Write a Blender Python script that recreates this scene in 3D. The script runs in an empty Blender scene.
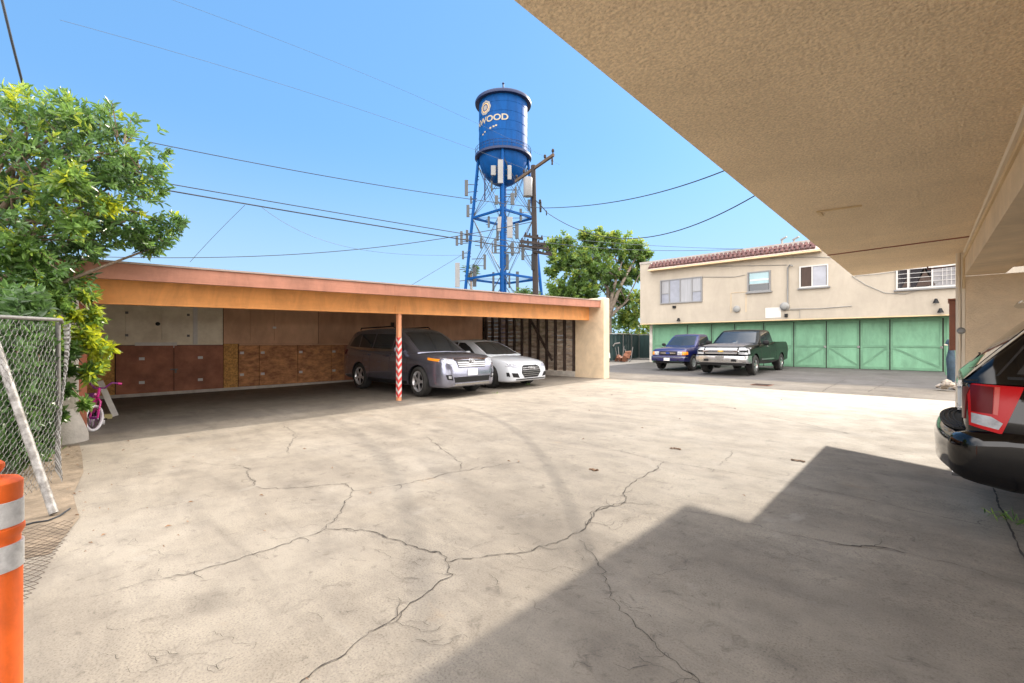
import bpy, bmesh, math, random
import numpy as np
from mathutils import Vector, Matrix, Euler
from mathutils.bvhtree import BVHTree

random.seed(7)
PI = math.pi
R = math.radians
SC = bpy.context.scene
COL = SC.collection

# ------------------------------------------------------------------ camera
YAW = R(44.0)
CAMZ = 1.38
FPX = 450.0
cam_data = bpy.data.cameras.new('camera')
cam_data.sensor_width = 36.0
cam_data.lens = FPX / 1024.0 * 36.0
cam_data.shift_y = 1.0 / 1024.0
cam_data.clip_start = 0.05
cam_data.clip_end = 3000.0
cam = bpy.data.objects.new('camera', cam_data)
cam.location = (0, 0, CAMZ)
cam.rotation_euler = (R(90), 0, YAW)
COL.objects.link(cam)
SC.camera = cam

# ------------------------------------------------------------------ sky, sun, exposure
SUN_TO = Vector((-0.10, 1.72, 1.0)).normalized()
world = bpy.data.worlds.new('World')
SC.world = world
world.use_nodes = True
wn = world.node_tree
bg = wn.nodes['Background']
sky = wn.nodes.new('ShaderNodeTexSky')
sky.sky_type = 'NISHITA'
sky.sun_disc = False
sky.sun_elevation = math.asin(SUN_TO.z)
sky.sun_rotation = math.atan2(SUN_TO.x, SUN_TO.y)
sky.altitude = 50.0
sky.air_density = 1.0
sky.dust_density = 0.6
sky.ozone_density = 1.6
gam = wn.nodes.new('ShaderNodeGamma')            # even, thinly hazed sky: soft compression of the glow round the sun
gam.inputs['Gamma'].default_value = 0.30
tint = wn.nodes.new('ShaderNodeMix'); tint.data_type = 'RGBA'; tint.blend_type = 'MULTIPLY'
tint.inputs[0].default_value = 1.0
tint.inputs[7].default_value = (0.37, 0.73, 1.19, 1)
wn.links.new(sky.outputs['Color'], gam.inputs['Color'])
wn.links.new(gam.outputs['Color'], tint.inputs[6])
# an unseen bank of bright cloud, added to fill the shade, on the far side from the sun (behind and to the right of where we stand)
tcw = wn.nodes.new('ShaderNodeTexCoord')
dot = wn.nodes.new('ShaderNodeVectorMath'); dot.operation = 'DOT_PRODUCT'
dot.inputs[1].default_value = (0.86, -0.38, 0.28)
cn = wn.nodes.new('ShaderNodeTexNoise'); cn.inputs['Scale'].default_value = 2.2; cn.inputs['Detail'].default_value = 7.0
mad = wn.nodes.new('ShaderNodeMath'); mad.operation = 'MULTIPLY_ADD'; mad.inputs[1].default_value = 0.7
cr = wn.nodes.new('ShaderNodeMapRange'); cr.interpolation_type = 'SMOOTHSTEP'
cr.inputs['From Min'].default_value = 0.12; cr.inputs['From Max'].default_value = 0.55
cmix = wn.nodes.new('ShaderNodeMix'); cmix.data_type = 'RGBA'
cmix.inputs[7].default_value = (9.0, 8.6, 8.35, 1)
wn.links.new(tcw.outputs['Generated'], dot.inputs[0]); wn.links.new(tcw.outputs['Generated'], cn.inputs['Vector'])
wn.links.new(cn.outputs['Fac'], mad.inputs[0]); wn.links.new(dot.outputs['Value'], mad.inputs[2])
wn.links.new(mad.outputs['Value'], cr.inputs['Value']); wn.links.new(cr.outputs['Result'], cmix.inputs[0])
sep = wn.nodes.new('ShaderNodeSeparateXYZ'); hz = wn.nodes.new('ShaderNodeMapRange'); hz.interpolation_type = 'SMOOTHSTEP'
hz.inputs['From Min'].default_value = 0.42; hz.inputs['From Max'].default_value = -0.02; hz.inputs['To Max'].default_value = 0.62
hmix = wn.nodes.new('ShaderNodeMix'); hmix.data_type = 'RGBA'; hmix.inputs[7].default_value = (1.28, 1.62, 1.85, 1)
wn.links.new(tcw.outputs['Generated'], sep.inputs[0]); wn.links.new(sep.outputs['Z'], hz.inputs['Value']); wn.links.new(hz.outputs['Result'], hmix.inputs[0])
wn.links.new(tint.outputs[2], hmix.inputs[6]); wn.links.new(hmix.outputs[2], cmix.inputs[6]); wn.links.new(cmix.outputs[2], bg.inputs['Color'])
bg.inputs['Strength'].default_value = 0.15
sun_d = bpy.data.lights.new('sun', 'SUN')
sun_d.energy = 2.0
sun_d.angle = R(0.53)
sun_d.color = (1.0, 0.90, 0.76)
sun = bpy.data.objects.new('sun', sun_d)
sun.rotation_euler = SUN_TO.to_track_quat('Z', 'Y').to_euler()
sun.location = (-5, 40, 30)
COL.objects.link(sun)
SC.view_settings.view_transform = 'Standard'
SC.view_settings.look = 'None'
SC.view_settings.gamma = 1.0
SC.view_settings.use_curve_mapping = False
SC.view_settings.exposure = 1.95

# ------------------------------------------------------------------ design-time rays: pixel -> point on a real plane
FWD = (-math.sin(YAW), math.cos(YAW))
RGT = (math.cos(YAW), math.sin(YAW))
def ray(px):
    l = (px - 512.0) / FPX
    return FWD[0] + RGT[0] * l, FWD[1] + RGT[1] * l
def P(px, py, d):
    a, b = ray(px)
    return Vector((a * d, b * d, CAMZ + (342.5 - py) / FPX * d))
def on_y(px, py, Y):
    a, b = ray(px)
    return P(px, py, Y / b)
def gz(x, y):
    return 0.012 * min(max(y - 3.0, 0.0), 22.0)
def on_ground(px, py):
    d = CAMZ * FPX / (py - 342.5)
    for _ in range(12):
        a, b = ray(px)
        d = (CAMZ - gz(a * d, b * d)) * FPX / (py - 342.5)
    a, b = ray(px)
    return Vector((a * d, b * d, gz(a * d, b * d)))

# ------------------------------------------------------------------ materials
def pm(name, col, rough=0.6, metal=0.0, var=0.0, scale=4.0, bump=0.0, bscale=60.0, col2=None, coat=0.0, spec=0.5, stretch=None, detail=6.0, big=0.0, big_scale=0.9, big_stretch=None):
    m = bpy.data.materials.new(name)
    m.use_nodes = True
    nt = m.node_tree
    b = nt.nodes['Principled BSDF']
    b.inputs['Base Color'].default_value = (*col, 1)
    b.inputs['Roughness'].default_value = rough
    b.inputs['Metallic'].default_value = metal
    b.inputs['Specular IOR Level'].default_value = spec
    if coat:
        b.inputs['Coat Weight'].default_value = coat
        b.inputs['Coat Roughness'].default_value = 0.05
    tc = nt.nodes.new('ShaderNodeTexCoord')
    src = tc.outputs['Object']
    if stretch:
        mp = nt.nodes.new('ShaderNodeMapping')
        mp.inputs['Scale'].default_value = stretch
        nt.links.new(src, mp.inputs['Vector'])
        src = mp.outputs['Vector']
    if var or col2:
        n = nt.nodes.new('ShaderNodeTexNoise')
        n.inputs['Scale'].default_value = scale
        n.inputs['Detail'].default_value = detail
        n.inputs['Roughness'].default_value = 0.65
        nt.links.new(src, n.inputs['Vector'])
        r = nt.nodes.new('ShaderNodeValToRGB')
        c2 = col2 if col2 else tuple(c * (1 - var) for c in col)
        c1 = col if col2 else tuple(min(1, c * (1 + var)) for c in col)
        r.color_ramp.elements[0].position = 0.36
        r.color_ramp.elements[1].position = 0.64
        r.color_ramp.elements[0].color = (*c2, 1)
        r.color_ramp.elements[1].color = (*c1, 1)
        nt.links.new(n.outputs['Fac'], r.inputs['Fac'])
        nt.links.new(r.outputs['Color'], b.inputs['Base Color'])
    if big:      # broad weathering: uneven paint, water marks, fading
        n3 = nt.nodes.new('ShaderNodeTexNoise'); n3.inputs['Scale'].default_value = big_scale; n3.inputs['Detail'].default_value = 8; n3.inputs['Roughness'].default_value = 0.7; n3.inputs['Distortion'].default_value = 0.8
        if big_stretch:
            mp3 = nt.nodes.new('ShaderNodeMapping'); mp3.inputs['Scale'].default_value = big_stretch
            nt.links.new(tc.outputs['Object'], mp3.inputs['Vector']); nt.links.new(mp3.outputs['Vector'], n3.inputs['Vector'])
        else:
            nt.links.new(tc.outputs['Object'], n3.inputs['Vector'])
        r3 = nt.nodes.new('ShaderNodeValToRGB')
        r3.color_ramp.elements[0].position = 0.34; r3.color_ramp.elements[1].position = 0.60
        k_ = 1 - big
        r3.color_ramp.elements[0].color = (k_, k_, k_, 1); r3.color_ramp.elements[1].color = (1, 1, 1, 1)
        nt.links.new(n3.outputs['Fac'], r3.inputs['Fac'])
        mx3 = nt.nodes.new('ShaderNodeMix'); mx3.data_type = 'RGBA'; mx3.blend_type = 'MULTIPLY'; mx3.inputs[0].default_value = 1.0
        prev = b.inputs['Base Color'].links[0].from_socket if b.inputs['Base Color'].links else None
        if prev: nt.links.new(prev, mx3.inputs[6])
        else: mx3.inputs[6].default_value = (*col, 1)
        nt.links.new(r3.outputs['Color'], mx3.inputs[7]); nt.links.new(mx3.outputs[2], b.inputs['Base Color'])
    if bump:
        n2 = nt.nodes.new('ShaderNodeTexNoise')
        n2.inputs['Scale'].default_value = bscale
        n2.inputs['Detail'].default_value = 4
        nt.links.new(src, n2.inputs['Vector'])
        bp = nt.nodes.new('ShaderNodeBump')
        bp.inputs['Strength'].default_value = bump
        bp.inputs['Distance'].default_value = 0.02
        nt.links.new(n2.outputs['Fac'], bp.inputs['Height'])
        nt.links.new(bp.outputs['Normal'], b.inputs['Normal'])
    return m

def leaf_mat(name, ramp, trans=0.45, rough=0.45):
    m = bpy.data.materials.new(name)
    m.use_nodes = True
    nt = m.node_tree
    b = nt.nodes['Principled BSDF']
    at = nt.nodes.new('ShaderNodeAttribute')
    at.attribute_name = 'hue'
    r = nt.nodes.new('ShaderNodeValToRGB')
    els = r.color_ramp.elements
    els[0].position, els[0].color = ramp[0][0], (*ramp[0][1], 1)
    els[1].position, els[1].color = ramp[-1][0], (*ramp[-1][1], 1)
    for p, c in ramp[1:-1]:
        e = els.new(p); e.color = (*c, 1)
    nt.links.new(at.outputs['Fac'], r.inputs['Fac'])
    nt.links.new(r.outputs['Color'], b.inputs['Base Color'])
    b.inputs['Roughness'].default_value = rough
    tr = nt.nodes.new('ShaderNodeBsdfTranslucent')
    hs = nt.nodes.new('ShaderNodeHueSaturation')
    hs.inputs['Hue'].default_value = 0.485
    hs.inputs['Value'].default_value = 1.9
    nt.links.new(r.outputs['Color'], hs.inputs['Color'])
    nt.links.new(hs.outputs['Color'], tr.inputs['Color'])
    mx = nt.nodes.new('ShaderNodeMixShader')
    mx.inputs['Fac'].default_value = trans
    nt.links.new(b.outputs['BSDF'], mx.inputs[1])
    nt.links.new(tr.outputs['BSDF'], mx.inputs[2])
    nt.links.new(mx.outputs['Shader'], nt.nodes['Material Output'].inputs['Surface'])
    return m

M = {}
M['stucco_tan'] = pm('stucco_tan', (0.88, 0.70, 0.485), 0.9, var=0.15, scale=62, bump=1.0, bscale=55, detail=2, big=0.13, big_scale=0.7)
M['stucco_wall'] = pm('stucco_wall', (0.76, 0.60, 0.415), 0.9, big=0.16, big_scale=1.2, var=0.07, scale=3, bump=0.5, bscale=50)
M['stucco_cream'] = pm('stucco_cream', (0.415, 0.365, 0.295), 0.9, big=0.12, big_scale=0.5, big_stretch=(2.5, 2.5, .6), var=0.06, scale=0.8, bump=0.35, bscale=30)
M['trim_tan'] = pm('trim_tan', (0.62, 0.47, 0.28), 0.8, var=0.08, scale=2)
M['white_plaster'] = pm('white_plaster', (0.50, 0.46, 0.41), 0.9, var=0.2, scale=3, bump=0.4, bscale=30)
M['fascia'] = pm('fascia', (0.43, 0.19, 0.125), 0.6, var=0.12, scale=2.6, big=0.28, big_scale=1.6, big_stretch=(1.4, 1.4, .5), bump=0.15, bscale=20, stretch=(0.25, 1, 1))
M['beam_orange'] = pm('beam_orange', (0.88, 0.385, 0.12), 0.55, big=0.24, big_scale=1.4, big_stretch=(1.6, 1.6, .6), var=0.10, scale=2.2, bump=0.1, bscale=20, stretch=(0.25, 1, 1))
M['post_salmon'] = pm('post_salmon', (0.74, 0.32, 0.16), 0.5, var=0.08, scale=5)
M['red_brown'] = pm('red_brown', (0.33, 0.11, 0.06), 0.6, var=0.1, scale=4)
M['roof_dark'] = pm('roof_dark', (0.10, 0.085, 0.075), 0.9, var=0.2, scale=3)
M['roof_edge'] = pm('roof_edge', (0.36, 0.27, 0.23), 0.6, var=0.1, scale=3)
M['ply_white'] = pm('ply_white', (0.86, 0.78, 0.62), 0.8, col2=(0.66, 0.57, 0.43), scale=2.2)
M['ply_brown'] = pm('ply_brown', (0.60, 0.36, 0.225), 0.75, var=0.16, scale=1.7, stretch=(1, 1, 0.5))
M['ply_brown_dark'] = pm('ply_brown_dark', (0.53, 0.30, 0.185), 0.75, var=0.16, scale=1.9, stretch=(1, 1, 0.5))
M['door_maroon'] = pm('door_maroon', (0.31, 0.115, 0.062), 0.65, var=0.3, scale=2.4)
M['osb'] = pm('osb', (0.70, 0.38, 0.11), 0.8, col2=(0.36, 0.18, 0.06), scale=24, detail=3)
M['plank_worn'] = pm('plank_worn', (0.66, 0.32, 0.14), 0.8, col2=(0.30, 0.125, 0.062), scale=3.4, stretch=(1.5, 1, 2.6), bump=0.2, bscale=14)
M['plank_red'] = pm('plank_red', (0.42, 0.16, 0.085), 0.75, col2=(0.25, 0.10, 0.06), scale=2.4)
M['stud'] = pm('stud', (0.055, 0.036, 0.028), 0.85, var=0.3, scale=6)
M['sheathing'] = pm('sheathing', (0.58, 0.47, 0.36), 0.85, col2=(0.22, 0.165, 0.13), scale=2.6, stretch=(1, 1, 3))
M['ceiling_paint'] = pm('ceiling_paint', (0.84, 0.78, 0.68), 0.8, var=0.1, scale=2)
M['gap_dark'] = pm('gap_dark', (0.02, 0.016, 0.014), 0.9)
M['white_paint'] = pm('white_paint', (0.62, 0.60, 0.57), 0.5, var=0.06, scale=9)
M['tape_red'] = pm('tape_red', (0.60, 0.035, 0.03), 0.35)
M['green_door'] = pm('green_door', (0.165, 0.350, 0.218), 0.75, var=0.10, scale=1.6, big=0.24, big_scale=1.1, big_stretch=(2.2, 2.2, .7), stretch=(1, 1, 0.5))
M['green_trim'] = pm('green_trim', (0.128, 0.270, 0.168), 0.75, big=0.2, big_scale=2.0, var=0.08, scale=2)
M['tile_red'] = pm('tile_red', (0.17, 0.080, 0.068), 0.85, col2=(0.055, 0.028, 0.032), scale=9)
M['tile_mortar'] = pm('tile_mortar', (0.55, 0.45, 0.40), 0.9)
M['coping'] = pm('coping', (0.34, 0.31, 0.285), 0.7, var=0.1, scale=2)
M['glass'] = pm('glass', (0.02, 0.025, 0.03), 0.04, spec=0.9)
M['glass_curtain'] = pm('glass_curtain', (0.26, 0.26, 0.27), 0.08, var=0.12, scale=3, stretch=(9, 9, 0.3), spec=0.8)
M['glass_shade'] = pm('glass_shade', (0.22, 0.23, 0.27), 0.06, var=0.12, scale=2, spec=0.8)
M['glass_teal'] = pm('glass_teal', (0.23, 0.36, 0.39), 0.06, var=0.1, scale=2, spec=0.8)
M['curtain_brown'] = pm('curtain_brown', (0.06, 0.038, 0.03), 0.85, var=0.2, scale=5, stretch=(8, 8, .4))
M['frame_grey'] = pm('frame_grey', (0.20, 0.20, 0.20), 0.5)
M['frame_white'] = pm('frame_white', (0.50, 0.49, 0.47), 0.5)
M['steel_galv'] = pm('steel_galv', (0.16, 0.155, 0.15), 0.6, metal=0.4, var=0.18, scale=22)
M['steel_old'] = pm('steel_old', (0.11, 0.10, 0.09), 0.6, metal=0.3, col2=(0.30, 0.29, 0.28), scale=16)
M['meter_grey'] = pm('meter_grey', (0.25, 0.25, 0.24), 0.5, metal=0.2)
M['black_plastic'] = pm('black_plastic', (0.008, 0.008, 0.009), 0.6, spec=0.3)
M['black_gloss'] = pm('black_gloss', (0.008, 0.008, 0.009), 0.15)
M['rubber'] = pm('rubber', (0.022, 0.021, 0.020), 0.85, var=0.3, scale=12)
M['cabinet_rust'] = pm('cabinet_rust', (0.26, 0.085, 0.04), 0.5, var=0.15, scale=5)
M['pipe_cream'] = pm('pipe_cream', (0.74, 0.64, 0.50), 0.6)
M['tower_blue'] = pm('tower_blue', (0.0005, 0.054, 0.205), 0.55, spec=0.10, var=0.06, scale=0.5, big=0.28, big_scale=0.45, big_stretch=(1.8, 1.8, .25))
M['tower_dark'] = pm('tower_dark', (0.010, 0.020, 0.065), 0.5, spec=0.3)
M['tower_white'] = pm('tower_white', (0.29, 0.25, 0.18), 0.5)
M['seal_grey'] = pm('seal_grey', (0.21, 0.205, 0.20), 0.5)
M['tower_gold'] = pm('tower_gold', (0.55, 0.36, 0.15), 0.5)
M['antenna_white'] = pm('antenna_white', (0.19, 0.19, 0.19), 0.5, var=0.08, scale=1)
M['antenna_grey'] = pm('antenna_grey', (0.04, 0.046, 0.05), 0.5)
M['pole_wood'] = pm('pole_wood', (0.020, 0.014, 0.012), 0.85, var=0.25, scale=3, stretch=(3, 3, 0.3))
M['arm_wood'] = pm('arm_wood', (0.085, 0.055, 0.032), 0.85, var=0.25, scale=4)
M['wire_black'] = pm('wire_black', (0.018, 0.022, 0.030), 0.6)
M['wire_grey'] = pm('wire_grey', (0.06, 0.075, 0.10), 0.6)
M['bark'] = pm('bark', (0.17, 0.125, 0.09), 0.9, var=0.3, scale=7, bump=0.6, bscale=18)
M['bark_grey'] = pm('bark_grey', (0.21, 0.17, 0.135), 0.9, var=0.3, scale=6, bump=0.6, bscale=14)
M['orange_plastic'] = pm('orange_plastic', (0.70, 0.115, 0.010), 0.5, var=0.12, scale=11, big=0.32, big_scale=9, big_stretch=(1, 1, .35))
M['reflective_white'] = pm('reflective_white', (0.46, 0.46, 0.46), 0.4, var=0.14, scale=60)
M['bike_pink'] = pm('bike_pink', (0.60, 0.012, 0.24), 0.3, coat=0.5)
M['bike_purple'] = pm('bike_purple', (0.20, 0.02, 0.20), 0.4)
M['tyre_white'] = pm('tyre_white', (0.8, 0.78, 0.8), 0.6)
M['tarp_green'] = pm('tarp_green', (0.018, 0.045, 0.045), 0.8, var=0.25, scale=1.4, stretch=(3, 3, 0.6))
M['cloth_blue'] = pm('cloth_blue', (0.03, 0.055, 0.08), 0.8, var=0.3, scale=7, bump=0.6, bscale=12)
M['rubble'] = pm('rubble', (0.36, 0.31, 0.26), 0.9, var=0.35, scale=9, bump=0.7, bscale=20)
M['rust_metal'] = pm('rust_metal', (0.22, 0.09, 0.05), 0.7, var=0.3, scale=9)
M['dirt'] = pm('dirt', (0.17, 0.13, 0.09), 0.95, var=0.3, scale=5, bump=0.6, bscale=22)
M['dry_leaf'] = pm('dry_leaf', (0.17, 0.095, 0.05), 0.8, var=0.4, scale=3)
M['chrome'] = pm('chrome', (0.55, 0.55, 0.56), 0.14, metal=1.0)
M['chrome_worn'] = pm('chrome_worn', (0.42, 0.42, 0.43), 0.26, metal=0.9, var=0.14, scale=6)
M['alloy'] = pm('alloy', (0.62, 0.62, 0.64), 0.3, metal=0.75)
M['alloy_dark'] = pm('alloy_dark', (0.09, 0.09, 0.095), 0.35, metal=0.6)
M['lamp_clear'] = pm('lamp_clear', (0.36, 0.37, 0.39), 0.10, var=0.3, scale=10)
M['lamp_amber'] = pm('lamp_amber', (0.80, 0.26, 0.02), 0.15)
M['lamp_red'] = pm('lamp_red', (0.46, 0.005, 0.008), 0.30, spec=0.3)
M['lamp_red_dark'] = pm('lamp_red_dark', (0.11, 0.003, 0.004), 0.35, spec=0.2)
M['lamp_red'].node_tree.nodes['Principled BSDF'].inputs['Subsurface Weight'].default_value = 0.0
M['lamp_pale'] = pm('lamp_pale', (0.50, 0.07, 0.05), 0.3)
M['plate'] = pm('plate', (0.74, 0.74, 0.72), 0.4)
M['gold'] = pm('gold', (0.72, 0.48, 0.12), 0.3, metal=0.6)
M['emblem_blue'] = pm('emblem_blue', (0.015, 0.05, 0.25), 0.25)
M['dash'] = pm('dash', (0.06, 0.06, 0.07), 0.7)
def paint(name, col, metal=0.0, rough=0.32, var=0.0, coat=1.0):
    return pm(name, col, rough, metal, var=var, scale=2.0, coat=coat)
M['paint_suv'] = paint('paint_suv', (0.23, 0.24, 0.315), 0.85, 0.27)
M['paint_white'] = paint('paint_white', (0.56, 0.59, 0.63), 0.0, 0.3)
M['paint_blue'] = paint('paint_blue', (0.010, 0.012, 0.095), 0.35, 0.3)
M['paint_green'] = pm('paint_green', (0.003, 0.0045, 0.0038), 0.22, 0.0, spec=0.16)
M['paint_hood'] = paint('paint_hood', (0.11, 0.10, 0.10), 0.2, 0.5, coat=0.4)
M['paint_black'] = pm('paint_black', (0.0025, 0.0025, 0.003), 0.07, 0.0, coat=0.0, spec=0.45)

# ------------------------------------------------------------------ mesh builder
class MB:
    def __init__(s):
        s.v = []; s.f = []; s.m = []; s.mi = 0; s.attr = None
    def add(s, vs, fs):
        o = len(s.v)
        s.v.extend([tuple(p) for p in vs])
        for f in fs:
            s.f.append(tuple(i + o for i in f)); s.m.append(s.mi)
    def box(s, x0, x1, y0, y1, z0, z1):
        vs = [(x, y, z) for z in (z0, z1) for y in (y0, y1) for x in (x0, x1)]
        s.add(vs, [(0, 2, 3, 1), (4, 5, 7, 6), (0, 1, 5, 4), (2, 6, 7, 3), (0, 4, 6, 2), (1, 3, 7, 5)])
    def cbox(s, c, size, rot=None, bev=0.0):
        hx, hy, hz = size[0] / 2, size[1] / 2, size[2] / 2
        mt = rot if rot is not None else Matrix.Identity(3)
        c = Vector(c)
        vs = [c + mt @ Vector((x, y, z)) for z in (-hz, hz) for y in (-hy, hy) for x in (-hx, hx)]
        s.add(vs, [(0, 2, 3, 1), (4, 5, 7, 6), (0, 1, 5, 4), (2, 6, 7, 3), (0, 4, 6, 2), (1, 3, 7, 5)])
    def bar(s, a, b, w, h, up=(0, 0, 1)):
        a = Vector(a); b = Vector(b); d = (b - a)
        L = d.length; d.normalize()
        u = Vector(up)
        x = d.cross(u)
        if x.length < 1e-4: x = d.cross(Vector((1, 0, 0)))
        x.normalize(); z = x.cross(d)
        mt = Matrix((x, d, z)).transposed()
        s.cbox((a + b) / 2, (w, L, h), mt)
    def tube(s, pts, r, n=8, caps=True):
        pts = [Vector(p) for p in pts]
        k = len(pts)
        rs = r if isinstance(r, (list, tuple)) else [r] * k
        vs = []
        prev = None
        for i in range(k):
            t = (pts[min(i + 1, k - 1)] - pts[max(i - 1, 0)])
            if t.length < 1e-9: t = Vector((0, 0, 1))
            t.normalize()
            if prev is None:
                ref = Vector((0, 0, 1)) if abs(t.z) < 0.9 else Vector((1, 0, 0))
                u = t.cross(ref).normalized()
            else:
                u = prev - t * prev.dot(t)
                if u.length < 1e-6: u = t.orthogonal()
                u.normalize()
            prev = u
            w = t.cross(u)
            for j in range(n):
                a = 2 * PI * j / n
                vs.append(pts[i] + (u * math.cos(a) + w * math.sin(a)) * rs[i])
        fs = []
        for i in range(k - 1):
            for j in range(n):
                fs.append((i * n + j, i * n + (j + 1) % n, (i + 1) * n + (j + 1) % n, (i + 1) * n + j))
        if caps:
            fs.append(tuple(range(n - 1, -1, -1)))
            fs.append(tuple(range((k - 1) * n, k * n)))
        s.add(vs, fs)
    def lathe(s, prof, n=24, origin=(0, 0, 0), axis='z', closed=False, caps=True):
        o = Vector(origin)
        vs = []
        for (r, h) in prof:
            for j in range(n):
                a = 2 * PI * j / n
                c, q = r * math.cos(a), r * math.sin(a)
                if axis == 'z': p = Vector((c, q, h))
                elif axis == 'y': p = Vector((q, h, c))
                else: p = Vector((h, c, q))
                vs.append(o + p)
        fs = []
        k = len(prof)
        for i in range(k - 1 if not closed else k):
            for j in range(n):
                a, b = i, (i + 1) % k
                fs.append((a * n + j, a * n + (j + 1) % n, b * n + (j + 1) % n, b * n + j))
        s.add(vs, fs)
        if not closed and caps:
            if prof[0][0] > 1e-4: s.f.append(tuple(len(s.v) - k * n + j for j in range(n - 1, -1, -1))); s.m.append(s.mi)
            if prof[-1][0] > 1e-4: s.f.append(tuple(len(s.v) - n + j for j in range(n))); s.m.append(s.mi)
    def prism(s, poly, ax, d0, d1):
        # poly of 2D points, extruded along ax from d0 to d1
        def mk(p, d):
            if ax == 'x': return (d, p[0], p[1])
            if ax == 'y': return (p[0], d, p[1])
            return (p[0], p[1], d)
        n = len(poly)
        vs = [mk(p, d0) for p in poly] + [mk(p, d1) for p in poly]
        fs = [tuple(range(n)), tuple(range(2 * n - 1, n - 1, -1))]
        for i in range(n):
            fs.append((i, (i + 1) % n, n + (i + 1) % n, n + i))
        s.add(vs, fs)
    def mesh(s, name, mats, smooth=None):
        me = bpy.data.meshes.new(name)
        me.from_pydata(s.v, [], s.f)
        if not isinstance(mats, (list, tuple)): mats = [mats]
        for m in mats: me.materials.append(M[m] if isinstance(m, str) else m)
        if len(mats) > 1: me.polygons.foreach_set('material_index', s.m)
        bm = bmesh.new(); bm.from_mesh(me)
        bmesh.ops.remove_doubles(bm, verts=bm.verts, dist=1e-6)
        bmesh.ops.recalc_face_normals(bm, faces=bm.faces)
        bm.to_mesh(me); bm.free()
        if smooth:
            me.polygons.foreach_set('use_smooth', [True] * len(me.polygons))
            me.set_sharp_from_angle(angle=R(smooth))
        me.update()
        return me
    def build(s, name, mats, parent=None, smooth=None, bevel=0.0):
        me = s.mesh(name, mats, smooth)
        o = bpy.data.objects.new(name, me)
        COL.objects.link(o)
        if parent is not None: o.parent = parent
        if bevel:
            md = o.modifiers.new('bevel', 'BEVEL'); md.width = bevel; md.segments = 2; md.limit_method = 'ANGLE'
        return o

def tag(o, label=None, cat=None, group=None, kind=None):
    if label: o['label'] = label
    if cat: o['category'] = cat
    if group: o['group'] = group
    if kind: o['kind'] = kind
    return o
def thing(name, label, cat, loc=(0, 0, 0), rz=0.0, group=None):
    o = bpy.data.objects.new(name, None)
    o.empty_display_size = 0.2
    COL.objects.link(o)
    o.location = loc; o.rotation_euler = (0, 0, rz)
    return tag(o, label, cat, group)
def rebase(o, loc):
    # put a one-mesh thing's origin at its base
    loc = Vector(loc)
    o.data.transform(Matrix.Translation(-loc)); o.location = loc
    return o
def dup_child(ch, parent):
    c = ch.copy(); COL.objects.link(c); c.parent = parent
    return c
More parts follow.
